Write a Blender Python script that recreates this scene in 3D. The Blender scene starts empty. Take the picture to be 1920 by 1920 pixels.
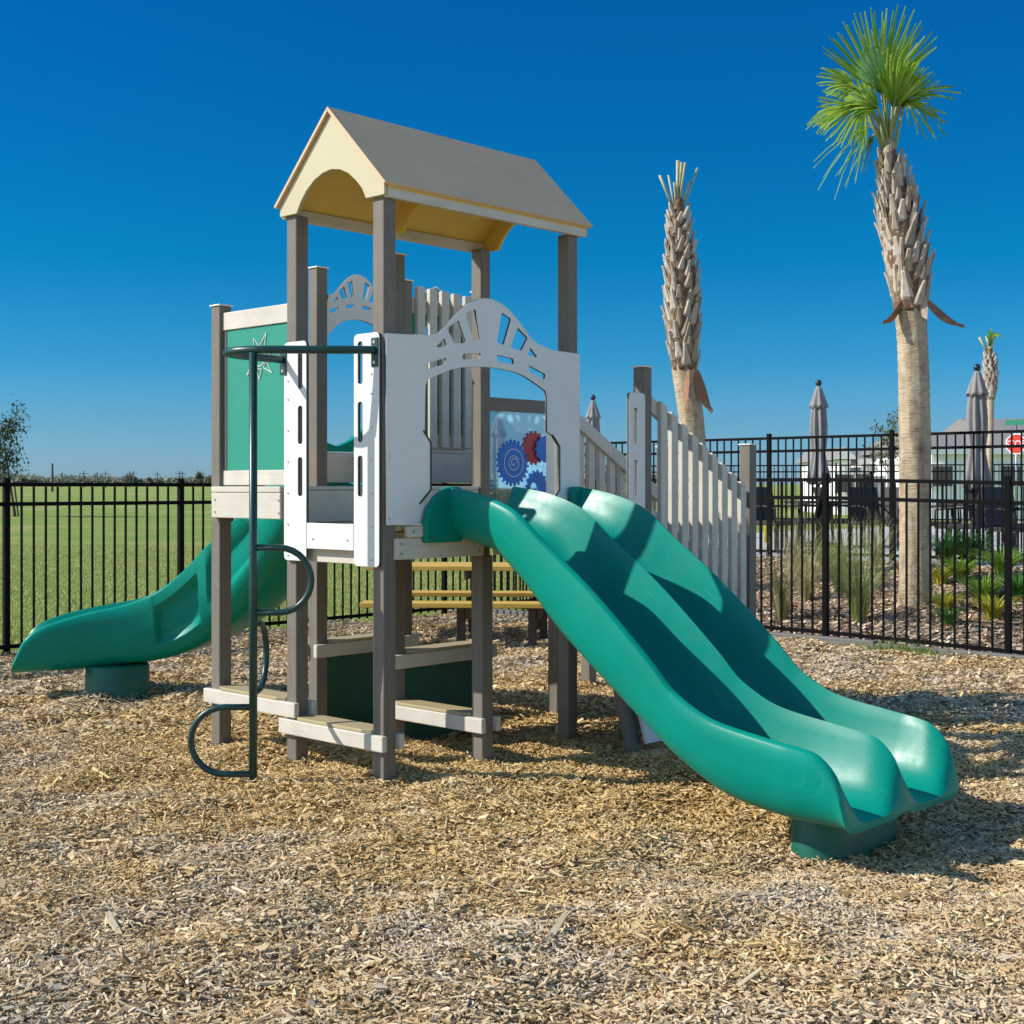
import bpy, bmesh, math, random
import numpy as np
from mathutils import Vector, Matrix
random.seed(7); RNG = np.random.default_rng(11)
sc = bpy.context.scene
COL = sc.collection
R = math.radians
PI = math.pi

# ------------------------------------------------------------------ helpers
def new_obj(name, mesh, m=None, parent=None):
    o = bpy.data.objects.new(name, mesh); COL.objects.link(o)
    if m is not None:
        mesh.materials.clear(); mesh.materials.append(m)
    if parent is not None: o.parent = parent
    return o

def obj(name, bm, m, parent=None, smooth=False, bevel=0.0, seg=2):
    me = bpy.data.meshes.new(name)
    bmesh.ops.recalc_face_normals(bm, faces=bm.faces[:])
    bm.to_mesh(me); bm.free()
    if smooth:
        me.polygons.foreach_set('use_smooth', [True]*len(me.polygons))
    o = new_obj(name, me, m, parent)
    if bevel > 0:
        b = o.modifiers.new('bevel', 'BEVEL'); b.width = bevel; b.segments = seg
        b.limit_method = 'ANGLE'; b.angle_limit = R(40)
    return o

def empty(name, label, cat, loc=(0,0,0), rz=0, group=None):
    o = bpy.data.objects.new(name, None); COL.objects.link(o)
    o.empty_display_size = .1
    o.location = loc; o.rotation_euler = (0,0,rz)
    tag(o, label, cat, group)
    return o

def tag(o, label, cat, group=None, kind=None):
    if label: o['label'] = label
    if cat: o['category'] = cat
    if group: o['group'] = group
    if kind: o['kind'] = kind
    return o

def copy_tree(o, parent=None):
    c = o.copy(); COL.objects.link(c)
    if parent is not None: c.parent = parent
    for ch in list(o.children): copy_tree(ch, c)
    return c

def box(bm, x0, x1, y0, y1, z0, z1, M=None):
    vs = [Vector(p) for p in ((x0,y0,z0),(x1,y0,z0),(x1,y1,z0),(x0,y1,z0),(x0,y0,z1),(x1,y0,z1),(x1,y1,z1),(x0,y1,z1))]
    if M: vs = [M @ v for v in vs]
    v = [bm.verts.new(p) for p in vs]
    for f in ((0,3,2,1),(4,5,6,7),(0,1,5,4),(1,2,6,5),(2,3,7,6),(3,0,4,7)): bm.faces.new([v[i] for i in f])

def beam(bm, p, q, w, h, up=(0,0,1)):
    """a bar of section w x h from p to q"""
    p = Vector(p); q = Vector(q); d = (q-p); L = d.length; d.normalize()
    u = Vector(up); s = d.cross(u)
    if s.length < 1e-4: s = d.cross(Vector((1,0,0)))
    s.normalize(); u = s.cross(d)
    M = Matrix((( *[d.x, s.x, u.x], p.x),(d.y, s.y, u.y, p.y),(d.z, s.z, u.z, p.z),(0,0,0,1)))
    box(bm, 0, L, -w/2, w/2, -h/2, h/2, M)

def tube(bm, pts, r, n=12, cap=True):
    pts = [Vector(p) for p in pts]
    rad = r if hasattr(r, '__len__') else [r]*len(pts)
    rings = []; prev = None
    for i, p in enumerate(pts):
        t = (pts[min(i+1,len(pts)-1)] - pts[max(i-1,0)]).normalized()
        if prev is None:
            a = t.orthogonal().normalized()
        else:
            a = prev - t*prev.dot(t); a.normalize()
        prev = a; b = t.cross(a)
        rings.append([bm.verts.new(p + (a*math.cos(2*PI*k/n) + b*math.sin(2*PI*k/n))*rad[i]) for k in range(n)])
    for i in range(len(rings)-1):
        for k in range(n):
            bm.faces.new((rings[i][k], rings[i][(k+1)%n], rings[i+1][(k+1)%n], rings[i+1][k]))
    if cap:
        bm.faces.new(rings[0][::-1]); bm.faces.new(rings[-1])

def lathe(bm, prof, n=24, c=(0,0), cap=True):
    rings = []
    for r, z in prof:
        rings.append([bm.verts.new((c[0]+r*math.cos(2*PI*k/n), c[1]+r*math.sin(2*PI*k/n), z)) for k in range(n)])
    for i in range(len(rings)-1):
        for k in range(n):
            bm.faces.new((rings[i][k], rings[i][(k+1)%n], rings[i+1][(k+1)%n], rings[i+1][k]))
    if cap:
        bm.faces.new(rings[0][::-1]); bm.faces.new(rings[-1])

def loft(bm, loops, cap=True):
    rings = [[bm.verts.new(p) for p in lp] for lp in loops]
    n = len(rings[0])
    for i in range(len(rings)-1):
        for k in range(n):
            bm.faces.new((rings[i][k], rings[i][(k+1)%n], rings[i+1][(k+1)%n], rings[i+1][k]))
    if cap:
        bm.faces.new(rings[0][::-1]); bm.faces.new(rings[-1])

def rounded(pts, r, n=5):
    """round the corners of a closed polygon"""
    out = []; N = len(pts)
    for i in range(N):
        p0, p1, p2 = Vector(pts[i-1]), Vector(pts[i]), Vector(pts[(i+1)%N])
        a = (p0-p1); b = (p2-p1); la, lb = a.length, b.length
        rr = min(r, la*.45, lb*.45)
        A = p1 + a/la*rr; B = p1 + b/lb*rr
        for k in range(n+1):
            t = k/n
            out.append(tuple((1-t)**2*A + 2*t*(1-t)*p1 + t*t*B))
    return out

def panel(name, outer, holes, t, m, parent, plane, at, bevel=.0025, edge=None):
    """flat board of thickness t with real cut-outs; plane 'x' = drawn in (x, z) at y=at, 'y' = drawn in (y, z) at x=at; 'at' is its centre"""
    cu = bpy.data.curves.new(name, 'CURVE'); cu.dimensions = '2D'; cu.fill_mode = 'BOTH'
    cu.extrude = t/2 - bevel; cu.bevel_depth = bevel; cu.bevel_resolution = 1; cu.offset = -bevel
    for lp in [outer] + list(holes):
        sp = cu.splines.new('POLY'); sp.points.add(len(lp)-1); sp.use_cyclic_u = True
        for i, p in enumerate(lp): sp.points[i].co = (p[0], p[1], 0, 1)
    tmp = bpy.data.objects.new('tmp', cu); COL.objects.link(tmp)
    dg = bpy.context.evaluated_depsgraph_get(); dg.update()
    me = bpy.data.meshes.new_from_object(tmp.evaluated_get(dg))
    bpy.data.objects.remove(tmp); bpy.data.curves.remove(cu)
    if plane == 'x': M = Matrix(((1,0,0,0),(0,0,-1,at),(0,1,0,0),(0,0,0,1)))
    else: M = Matrix(((0,0,1,at),(1,0,0,0),(0,1,0,0),(0,0,0,1)))
    me.transform(M); me.name = name
    o = new_obj(name, me, m, parent)
    if edge is not None:   # the board's core shows along its sawn edges
        me.materials.append(edge); ax = 1 if plane == 'x' else 0
        for p in me.polygons: p.material_index = 1 if abs(p.normal[ax]) < .35 else 0
    return o

def interp(xs, ys, x):
    """smooth (Hermite) interpolation"""
    xs = np.array(xs, float); ys = np.array(ys, float)
    d = np.diff(ys)/np.diff(xs); s = np.zeros(len(xs)); s[0] = d[0]; s[-1] = d[-1]
    for i in range(1, len(xs)-1):
        s[i] = 0 if d[i-1]*d[i] <= 0 else 2*d[i-1]*d[i]/(d[i-1]+d[i])
    i = int(np.clip(np.searchsorted(xs, x)-1, 0, len(xs)-2))
    h = xs[i+1]-xs[i]; t = (x-xs[i])/h
    return float((2*t**3-3*t**2+1)*ys[i] + (t**3-2*t**2+t)*h*s[i] + (-2*t**3+3*t**2)*ys[i+1] + (t**3-t**2)*h*s[i+1])

# ------------------------------------------------------------------ materials
class NT:
    def __init__(s, name):
        s.m = bpy.data.materials.new(name); s.m.use_nodes = True
        s.t = s.m.node_tree; s.n = s.t.nodes; s.b = s.n['Principled BSDF']
    def add(s, ty, **kw):
        nd = s.n.new(ty)
        for k, v in kw.items():
            if k in nd.inputs: nd.inputs[k].default_value = v
            else: setattr(nd, k, v)
        return nd
    def link(s, a, b): s.t.links.new(a, b)
    def coord(s, scale=(1,1,1), kind='Object'):
        tc = s.add('ShaderNodeTexCoord'); mp = s.add('ShaderNodeMapping'); mp.inputs['Scale'].default_value = scale
        s.link(tc.outputs[kind], mp.inputs['Vector']); return mp.outputs['Vector']
    def noise(s, vec, scale, detail=4, rough=.6):
        n = s.add('ShaderNodeTexNoise'); n.inputs['Scale'].default_value = scale; n.inputs['Detail'].default_value = detail
        n.inputs['Roughness'].default_value = rough
        s.link(vec, n.inputs['Vector']); return n.outputs['Fac']
    def ramp(s, fac, stops):
        r = s.add('ShaderNodeValToRGB'); e = r.color_ramp.elements
        while len(e) < len(stops): e.new(.5)
        for i, (p, c) in enumerate(stops):
            e[i].position = p; e[i].color = (*c, 1) if len(c) == 3 else c
        s.link(fac, r.inputs['Fac']); return r.outputs['Color']
    def mix(s, fac, a, b, mode='MIX'):
        n = s.add('ShaderNodeMix'); n.data_type = 'RGBA'; n.blend_type = mode
        for v, i in ((fac, 0), (a, 6), (b, 7)):
            if isinstance(v, bpy.types.NodeSocket): s.link(v, n.inputs[i])
            else: n.inputs[i].default_value = v if i == 0 else (*v, 1)
        return n.outputs[2]
    def bump(s, h, strength, dist):
        b = s.add('ShaderNodeBump'); b.inputs['Strength'].default_value = strength; b.inputs['Distance'].default_value = dist
        s.link(h, b.inputs['Height']); s.link(b.outputs['Normal'], s.b.inputs['Normal'])
    def base(s, c):
        if isinstance(c, bpy.types.NodeSocket): s.link(c, s.b.inputs['Base Color'])
        else: s.b.inputs['Base Color'].default_value = (*c, 1)
    def rough(s, r):
        if isinstance(r, bpy.types.NodeSocket): s.link(r, s.b.inputs['Roughness'])
        else: s.b.inputs['Roughness'].default_value = r

def sc3(c, k): return tuple(min(1, x*k) for x in c)

def plain(name, c, rough=.5, var=.12, scale=6, bump=.0, bscale=60, metallic=0, stretch=(1,1,1), spec=None):
    n = NT(name); v = n.coord(stretch)
    f = n.noise(v, scale, 5, .65)
    n.base(n.ramp(f, [(.3, sc3(c, 1-var)), (.7, sc3(c, 1+var))]))
    n.rough(rough); n.b.inputs['Metallic'].default_value = metallic
    if spec is not None: n.b.inputs['Specular IOR Level'].default_value = spec
    if bump: n.bump(n.noise(v, bscale, 3, .6), bump, .004)
    return n.m

def lumber(name, c, axis, var=.16, rough=.6):
    """recycled plastic lumber, fine grain running along one axis"""
    n = NT(name); s = [22, 22, 22]; s[axis] = .9
    v = n.coord(tuple(s)); f = n.noise(v, 3.2, 6, .7)
    v2 = n.coord((1,1,1)); f2 = n.noise(v2, 5, 3, .6)
    c1 = n.ramp(f, [(.28, sc3(c, 1-var)), (.72, sc3(c, 1+var))])
    c2 = n.ramp(f2, [(.3, (.86,.86,.85)), (.75, (1.04,1.04,1.04))])
    n.base(n.mix(1.0, c1, c2, 'MULTIPLY')); n.rough(rough)
    n.b.inputs['Specular IOR Level'].default_value = .35
    n.bump(f, .35, .0015)
    return n.m

POSTC = (.185, .166, .138)
BEAMC = (.62, .585, .50)
M = {}
M['post'] = lumber('post_lumber', POSTC, 2)
M['brown_x'] = lumber('brown_lumber_x', POSTC, 0)
M['beam_x'] = lumber('greige_lumber_x', BEAMC, 0, .07)
M['beam_y'] = lumber('greige_lumber_y', BEAMC, 1, .07)
M['beam_z'] = lumber('greige_lumber_z', BEAMC, 2, .07)
M['cap'] = plain('post_cap_plastic', (.72,.70,.64), .5, .05)
M['white'] = plain('white_hdpe', (.71,.72,.69), .45, .045, 1.6, .12, 300)
M['core'] = plain('charcoal_core', (.045,.047,.05), .6)
M['cream'] = plain('cream_hdpe', (.53,.475,.295), .5, .03, 3, .1, 300)
M['yellow'] = plain('yellow_hdpe', (.72,.50,.10), .5, .04, 3, .1, 300)
M['roof'] = plain('tan_roof_hdpe', (.64,.45,.265), .6, .05, 4, .15, 250)
M['tan'] = plain('tan_hdpe', (.42,.34,.19), .5, .05, 4, .15, 250)
M['black_core'] = plain('dark_core_hdpe', (.02,.018,.016), .5)
M['green_panel'] = plain('green_hdpe', (.006,.26,.175), .45, .04, 4, .1, 300)
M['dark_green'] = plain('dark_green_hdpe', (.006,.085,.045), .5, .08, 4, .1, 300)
M['pipe'] = plain('dark_green_powder_coat', (.006,.045,.042), .35, .1, 20, .06, 400)
M['steel'] = plain('galvanised_steel', (.45,.45,.45), .35, .1, 30, metallic=1)
def slide_mat():
    n = NT('green_roto_plastic'); v = n.coord()
    f = n.noise(v, 2.5, 5, .6)
    c = n.ramp(f, [(.3, (.001,.212,.154)), (.7, (.001,.250,.186))])
    w = n.noise(n.coord((30,2,6)), 2.0, 4, .75)
    wr = n.ramp(w, [(.66, (0,0,0)), (.74, (1,1,1))])
    c2 = n.mix(.0, c, (.1,.45,.37))
    mixn = n.mix(wr, c, (.012,.30,.215)); sf = n.noise(n.coord((46,1.1,1.1)), 1.6, 5, .8); sr = n.ramp(sf, [(.60,(0,0,0)),(.72,(.5,.5,.5)),(.80,(0,0,0))]); du = n.ramp(n.noise(v, 3.2, 6, .7), [(.55,(0,0,0)),(.82,(.14,.14,.14))])
    mixn = n.mix(sr, mixn, (.03,.33,.25)); mixn = n.mix(du, mixn, (.12,.30,.22)); n.base(mixn)
    n.rough(n.ramp(n.noise(v, 9, 5, .7), [(.3, (.27,.27,.27)), (.75, (.40,.40,.40))]))
    n.b.inputs['Specular IOR Level'].default_value = .16
    n.bump(n.noise(v, 220, 3, .6), .06, .002)
    return n.m
M['slide'] = slide_mat()
M['foot'] = plain('deep_green_plastic', (.002,.110,.072), .45, .08, 3, .05, 200)
M['black_metal'] = plain('black_aluminium', (.003,.003,.0035), .6, .15, 30, .05, 500, spec=.10)
M['gear_blue'] = plain('blue_gear_plastic', (.012,.17,.66), .4, .08)
M['gear_red'] = plain('red_gear_plastic', (.42,.02,.035), .4, .08)
M['gear_pale'] = plain('pale_gear_plastic', (.45,.58,.78), .4, .05)
def poly_mat():
    n = NT('clear_polycarbonate'); t = n.t
    tr = n.add('ShaderNodeBsdfTransparent'); tr.inputs['Color'].default_value = (.93,.97,.99,1)
    gl = n.add('ShaderNodeBsdfGlossy'); gl.inputs['Roughness'].default_value = .04
    df = n.add('ShaderNodeBsdfTranslucent'); df.inputs['Color'].default_value = (.36,.74,1.0,1)
    fr = n.add('ShaderNodeValue'); fr.outputs[0].default_value = .05
    m1 = n.add('ShaderNodeMixShader'); m1.inputs[0].default_value = .40
    m2 = n.add('ShaderNodeMixShader')
    n.link(tr.outputs[0], m1.inputs[1]); n.link(df.outputs[0], m1.inputs[2])
    n.link(fr.outputs[0], m2.inputs[0]); n.link(m1.outputs[0], m2.inputs[1]); n.link(gl.outputs[0], m2.inputs[2])
    n.link(m2.outputs[0], n.n['Material Output'].inputs['Surface'])
    return n.m
M['clear'] = poly_mat()

# ------------------------------------------------------------------ frame of the play structure
PHI = .816; L = .717; BX, BY = -.655, 7.04      # grid direction, cell size, near corner post
E1 = Vector((math.cos(PHI), math.sin(PHI))); E2 = Vector((-math.sin(PHI), math.cos(PHI)))
def W(a, b, z=0.0):
    v = Vector((BX, BY)) + E1*a*L + E2*b*L
    return Vector((v.x, v.y, z))

_h = random.Random(5); HUMPS = []
for i in range(11):
    w_ = 2*PI/_h.uniform(.28, .95); a_ = _h.uniform(0, PI); HUMPS.append((w_*math.cos(a_), w_*math.sin(a_), _h.uniform(0, 6)))
def ground_z(x, y):
    """height of the mulch: gently uneven, kicked out hollow below the double slide's exit"""
    c = W(1.25, -3.25); c2 = W(.9, 6.4)
    g = -.155*np.exp(-(((x-c.x)**2 + (y-c.y)**2)/1.15**2)**1.2)
    g = g - .03*np.exp(-(((x-c2.x)**2 + (y-c2.y)**2)/.7**2))
    for i, (kx_, ky_, ph) in enumerate(HUMPS): g = g + .0052*np.sin(kx_*x + ky_*y + ph)
    g = g + .012*np.sin(x*1.7+.6)*np.sin(y*1.3) + .008*np.sin(x*4.1+y*2.3) + .006*np.sin(x*2.2-y*5.1)
    return g

S = empty('play_structure', 'playground tower with tan gabled roof, white arch panel, ladder loops and teal slides', 'playset', W(0,0), PHI)
PW = .084; H = PW/2
# posts ------------------------------------------------------------
POSTS = [(0,0,2.985,0),(0,1,2.985,0),(2,0,2.985,0),(2,1,2.985,0),(1,0,1.128,0),(0,2,2.555,1),(1,1,2.86,1),(1,2,2.86,1),
         (2,2,2.86,1),(3,2,2.86,1),(3,0,2.25,1),(3,1,2.07,0),(4.65,0,1.79,1),(4.65,1,1.79,1),(4.65,2,.95,1)]
for a, b, h, cap in POSTS:
    bm = bmesh.new(); box(bm, a*L-H, a*L+H, b*L-H, b*L+H, -.25, h)
    p = obj('post', bm, M['post'], S, bevel=.006)
    if cap:
        bm = bmesh.new(); box(bm, a*L-H-.008, a*L+H+.008, b*L-H-.008, b*L+H+.008, h+.001, h+.011)
        obj('post_cap', bm, M['cap'], p, bevel=.003)

def part_box(name, m, x0, x1, y0, y1, z0, z1, parent=S, bevel=.004):
    bm = bmesh.new(); box(bm, x0, x1, y0, y1, z0, z1); return obj(name, bm, m, parent, bevel=bevel)

SCREW = {}
def bolts(parent, pts, axis, at, sgn=-1, r=.006, m=None):
    """each screw head is a piece of its own, all of one size sharing a mesh"""
    key = (axis, r)
    if key not in SCREW:
        d = Vector((0, -1, 0)) if axis == 'x' else Vector((-1, 0, 0))
        bm = bmesh.new(); tube(bm, [-d*.002, d*.0035], [r, r*.8], 8)
        o = obj('screw', bm, M['steel'], parent); SCREW[key] = o.data; first = o
    else: first = None
    for u, z in pts:
        o = first or new_obj('screw', SCREW[key], None, parent); first = None
        o.location = (u, at, z) if axis == 'x' else (at, u, z)

# roof ---------------------------------------------------------------
RA0, RA1 = -.09*L, 2.13*L
roof = bpy.data.objects.new('roof', None); COL.objects.link(roof); roof.parent = S; roof.empty_display_size = .1
RZ0, RZ1 = 3.045, 3.482; RB0, RB1, RBM = -.105*L, 1.105*L, .5*L
t = .018
for s in (0, 1):
    eb = RB0 if s == 0 else RB1
    d = Vector((0, eb-RBM, RZ0-RZ1)).normalized(); nrm = Vector((0, -d.z, d.y)) if s == 1 else Vector((0, d.z, -d.y))
    if nrm.z < 0: nrm = -nrm
    top = Vector((0, RBM, RZ1)); ev = Vector((0, eb, RZ0)) + d*.02
    for nm, mm, off0, off1, i0, i1 in (('roof_panel', M['roof'], 0, t, RA0-.02, RA1+.02), ('ceiling_panel', M['yellow'], -.012, -.001, RA0+.022, RA1-.022)):
        bm = bmesh.new(); sh = 0.0
        q = [top+nrm*off0, ev+nrm*off0, ev+nrm*off1, top+nrm*off1]
        if nm == 'roof_panel': # mitre the ridge
            q[3] = Vector((0, RBM, RZ1 + off1/nrm.z)); q[0] = Vector((0, RBM, RZ1))
            q[0].y += .0006*(1 if s else -1); q[3].y += .0006*(1 if s else -1)
        else:
            q[0] = Vector((0, RBM + (.002 if s else -.002), RZ1 + off0/nrm.z)); q[3] = Vector((0, RBM + (.002 if s else -.002), RZ1 + off1/nrm.z - .001))
        A = [bm.verts.new((i0, p.y, p.z)) for p in q]; B = [bm.verts.new((i1, p.y, p.z)) for p in q]
        bm.faces.new(A); bm.faces.new(B[::-1])
        for k in range(4): bm.faces.new((A[k], B[k], B[(k+1)%4], A[(k+1)%4]))
        obj(nm, bm, mm, roof, bevel=.002 if nm == 'roof_panel' else 0)
    # eave fascia
    y0, y1 = (RB0-.004, RB0+.028) if s == 0 else (RB1-.028, RB1+.004)
    part_box('eave_board', M['beam_x'], RA0+.021, RA1-.021, y0, y1, 2.975, RZ0-.006, roof)
def gable_shape():
    out = [(RB0+.002, 2.985), (RB0+.002, RZ0-.002), (RBM, RZ1-.006), (RB1-.002, RZ0-.002), (RB1-.002, 2.985)]
    # the arch, right to left seen from outside
    arc = [(.897,2.985),(.85,3.04),(.78,3.095),(.69,3.14),(.59,3.168),(.49,3.178),(.39,3.166),(.30,3.138),(.21,3.09),(.14,3.04),(.10,2.985)]
    return out + [(b*L, z) for b, z in arc]
gs = gable_shape()
panel('gable_panel', gs, [], .02, M['cream'], roof, 'y', RA0+.010)
panel('gable_panel', gs, [], .02, M['yellow'], roof, 'y', RA1-.010)
panel('gable_rib', [(RB0+.03, 2.99)]+[(RB0+.03, RZ0-.02),(RBM, RZ1-.03),(RB1-.03, RZ0-.02),(RB1-.03, 2.99)]+gs[5:], [], .02, M['yellow'], roof, 'y', 1.0*L)
# decks ---------------------------------------------------------------
def deck(name, a0, a1, b0, b1, z, th=.03):
    part_box(name, M['tan'], a0*L, a1*L, b0*L, b1*L, z-th, z, bevel=.002)
deck('deck_board', -.05, 2.05, -.05, .995, 1.305)
deck('deck_board', 2.053, 3.05, -.05, .995, 1.305)
deck('deck_board', -.03, 3.05, 1.005, 2.03, 1.500)
# main deck fascias
F = .032
part_box('deck_beam', M['beam_x'], .03*L, .912*L, -H-F, -H-.001, 1.13, 1.239)
part_box('deck_beam', M['beam_x'], .12*L, .95*L, -H-F-.012, -H-F*.4, 1.243, 1.300)
part_box('deck_beam', M['beam_x'], 1.05*L, 1.97*L, -H-F, -H-.001, 1.13, 1.24)
part_box('deck_beam', M['beam_x'], .06*L, 1.94*L, 1*L-H-F, 1*L-H-.001, 1.12, 1.24)
part_box('deck_beam', M['beam_x'], 2.06*L, 2.94*L, -H-F, -H-.001, 1.12, 1.30)
part_box('deck_beam', M['beam_x'], 1.06*L, 2.94*L, 2*L+H+.001, 2*L+H+F, 1.326, 1.498)
part_box('deck_beam', M['beam_y'], -.020, .014, .065*L, .935*L, 1.10, 1.20)
part_box('deck_beam', M['beam_y'], 3*L+H+.001, 3*L+H+F, -.05*L, 1.05*L, 1.15, 1.30)
for q_, pts in ((0, [(.07*L,1.16),(.07*L,1.21),(.17*L,1.272),(.86*L,1.16)]),):
    bolts(S, pts[:2]+pts[3:], 'x', -H-F-.001, r=.007); bolts(S, pts[2:3], 'x', -H-F-.013, r=.007)
# riser between the two decks
part_box('deck_riser', M['beam_x'], .065*L, 1.94*L, 1*L-.024, 1*L-.002, 1.308, 1.485)
part_box('deck_riser', M['beam_x'], .065*L, 2.0*L-H-.002, 1*L-.030, 1*L+.0, 1.487, 1.508)
# left side: solid green panel with a sun
part_box('top_beam', M['beam_y'], -.022, .022, 1*L+H+.001, 2*L-H-.001, 2.412, 2.515)
part_box('bottom_beam', M['beam_y'], -.022, .022, 1*L+H+.001, 2*L-H-.001, 1.512, 1.598)
part_box('deck_beam', M['beam_y'], -H-F, -H-.001, 1*L+.06, 1.99*L, 1.326, 1.470)
part_box('deck_beam', M['beam_y'], -H-F-.002, -H-.002, 1*L+.06, 1.99*L, 1.473, 1.506)
part_box('jamb', M['post'], -.016, .018, 2*L-H-.030, 2*L-H-.001, 1.600, 2.410)
gp = part_box('sun_panel', M['green_panel'], -.011, .009, 1*L+H+.002, 2*L-H-.032, 1.600, 2.410, bevel=.001)
bm = bmesh.new()
sc_y, sc_z = 1.46*L, 2.235
def strip(bm, pts, w, x=-.0135):
    for i in range(len(pts)-1):
        p, q = Vector((x, *pts[i])), Vector((x, *pts[i+1])); beam(bm, p, q, w, .005, (1,0,0))
ring = [(sc_y+.050*math.cos(2*PI*k/28), sc_z+.050*math.sin(2*PI*k/28)) for k in range(29)]
strip(bm, ring, .0045)
for k in range(7):
    an = 2*PI*(k+.25)/7; ln = (.150,.125)[k % 2]
    u = Vector((math.cos(an), math.sin(an))); v = Vector((-u.y, u.x)); c = Vector((sc_y, sc_z))
    p0, p1, p2 = c+u*.066+v*.022, c+u*ln, c+u*.066-v*.022
    strip(bm, [tuple(p0), tuple(p1), tuple(p2), tuple(p0)], .0034)
obj('sun_emblem', bm, M['white'], gp)

# ladder opening --------------------------------------------------------
AX = -H-.012
def slot_rect(c, w, z0, z1): return rounded([(c-w/2,z0),(c+w/2,z0),(c+w/2,z1),(c-w/2,z1)], w*.5, 6)
SL = [(2.034,2.252),(1.735,1.941),(1.453,1.663)]
for b0, b1, bs, zb in ((.78, 1.053, .855, 1.103), (-.045, .232, .161, 1.093)):
    q = panel('ladder_panel', rounded([(b0*L,zb),(b1*L,zb),(b1*L,2.292),(b0*L,2.292)], .03), [slot_rect(bs*L, .037, z0, z1) for z0, z1 in SL], .020, M['white'], S, 'y', AX, edge=M['core'])
    bb = 1.0 if b0 > .5 else .035
    bolts(q, [(bb*L, z) for z in (1.13, 1.30, 1.47, 1.64, 1.81, 1.98, 2.08)], 'y', AX-.011)
q = part_box('threshold_board', M['white'], AX-.010, AX+.010, .236*L, .776*L, 1.172, 1.310, bevel=.003)
bolts(q, [(.30*L,1.225),(.70*L,1.225)], 'y', AX-.011)

# arch panels ---------------------------------------------------------------
def smooth_line(pts, n=8):
    out = []
    P = [Vector(p) for p in pts]
    for i in range(len(P)-1):
        p0, p1, p2, p3 = P[max(i-1,0)], P[i], P[i+1], P[min(i+2,len(P)-1)]
        for k in range(n):
            t = k/n
            out.append(tuple(.5*((2*p1) + (-p0+p2)*t + (2*p0-5*p1+4*p2-p3)*t*t + (-p0+3*p1-3*p2+p3)*t**3)))
    out.append(tuple(P[-1])); return out
wedges = [[(1.128,2.468),(1.235,2.440),(1.150,2.290),(1.076,2.298)], [(1.309,2.396),(1.425,2.345),(1.350,2.268),(1.225,2.279)], [(1.455,2.292),(1.540,2.240),(1.425,2.248)]]
slots = [[(1.07,2.232),(1.26,2.219),(1.268,2.188),(1.085,2.196)], [(1.435,2.190),(1.635,2.148),(1.625,2.118),(1.442,2.155)]]
holes2 = wedges + slots
CA = .985
holes2 = holes2 + [[(2*CA-a, z) for a, z in h][::-1] for h in holes2]
top = smooth_line([(.33,2.297),(.437,2.312),(.53,2.358),(.64,2.428),(.79,2.502),(.985,2.536),(1.18,2.502),(1.33,2.428),(1.44,2.362),(1.54,2.320),(1.72,2.291)])
arch_out = [(-.058,1.308),(.43,1.308),(.43,1.40),(.276,1.423),(.374,1.49),(.374,1.735),(.315,1.79),(.325,2.03)]
arch_in = smooth_line([(.345,2.065),(.60,2.130),(.80,2.152),(.985,2.158),(1.17,2.152),(1.37,2.130),(1.63,2.055)])
arch_out += arch_in + [(1.655,2.02),(1.655,1.82),(1.72,1.80),(1.80,1.735),(1.80,1.49),(1.72,1.423),(1.655,1.40),(1.655,1.308),(2.056,1.308),(2.056,2.287)] + top[::-1] + [(-.058,2.284)]
q = panel('arch_panel', [(a*L, z) for a, z in arch_out], [rounded([(a*L, z) for a, z in h], .012) for h in holes2], .018, M['white'], S, 'x', -H-.0105, edge=M['core'])
bolts(q, [(-.03*L, z) for z in (1.34,1.66,1.98,2.25)] + [(2.03*L, z) for z in (1.66,1.98,2.25)], 'x', -H-.0200, r=.005)
for pl in ([(.300,1.797),(.374,1.737),(.374,1.488),(.262,1.415)], [(1.715,1.803),(1.802,1.737),(1.802,1.488),(1.715,1.420)]):
    bm = bmesh.new(); pts = [(a*L, -H-.0205, z) for a, z in pl]
    for i in range(3): beam(bm, pts[i], pts[i+1], .009, .005, (0,1,0))
    obj('edge_trim', bm, M['black_core'], q)
# the narrow sunburst panel over the left slide
def back(pts, cx=1.45, kx=.52): return [((cx+(a-CA)*kx)*L, 2.862+(z-2.536)*.64) for a, z in pts]
bo = [(1.055*L,1.72)] + [(1.055*L,2.58)] + back(top) + [(1.945*L,2.64),(1.945*L,1.72),(1.82*L,1.72),(1.82*L,2.40)] + \
     [(a*L, z) for a, z in smooth_line([(1.80,2.47),(1.66,2.54),(1.45,2.572),(1.24,2.54),(1.10,2.45)])] + [(1.09*L,2.40),(1.09*L,1.72)]
panel('arch_panel', bo, [rounded(back(h), .008) for h in holes2], .018, M['white'], S, 'x', 2*L+.0, edge=M['core'])
part_box('kick_board', M['beam_x'], 1*L+H+.001, 2*L-H-.001, 2*L-.030, 2*L-.011, 1.531, 1.700)
part_box('kick_board', M['beam_x'], 1*L+H+.001, 2*L-H-.001, 2*L-.034, 2*L-.008, 1.702, 1.722)
part_box('grab_bar', M['cap'], 1.36*L, 1.40*L, 2*L-.055, 2*L-.036, 1.54, 1.712)
# handhold panel inside
panel('handhold_panel', rounded([(.065*L,1.33),(.165*L,1.33),(.165*L,1.86),(.065*L,1.86)], .012), [], .018, M['white'], S, 'y', 1.93*L)
panel('handhold_panel', rounded([(2.70*L,1.20),(2.925*L,1.20),(2.925*L,2.085),(2.70*L,2.085)], .03), [slot_rect(2.79*L, .030, 1.76, 1.99), slot_rect(2.79*L, .030, 1.44, 1.67)], .020, M['white'], S, 'x', -H-.0115, edge=M['core'])

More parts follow.
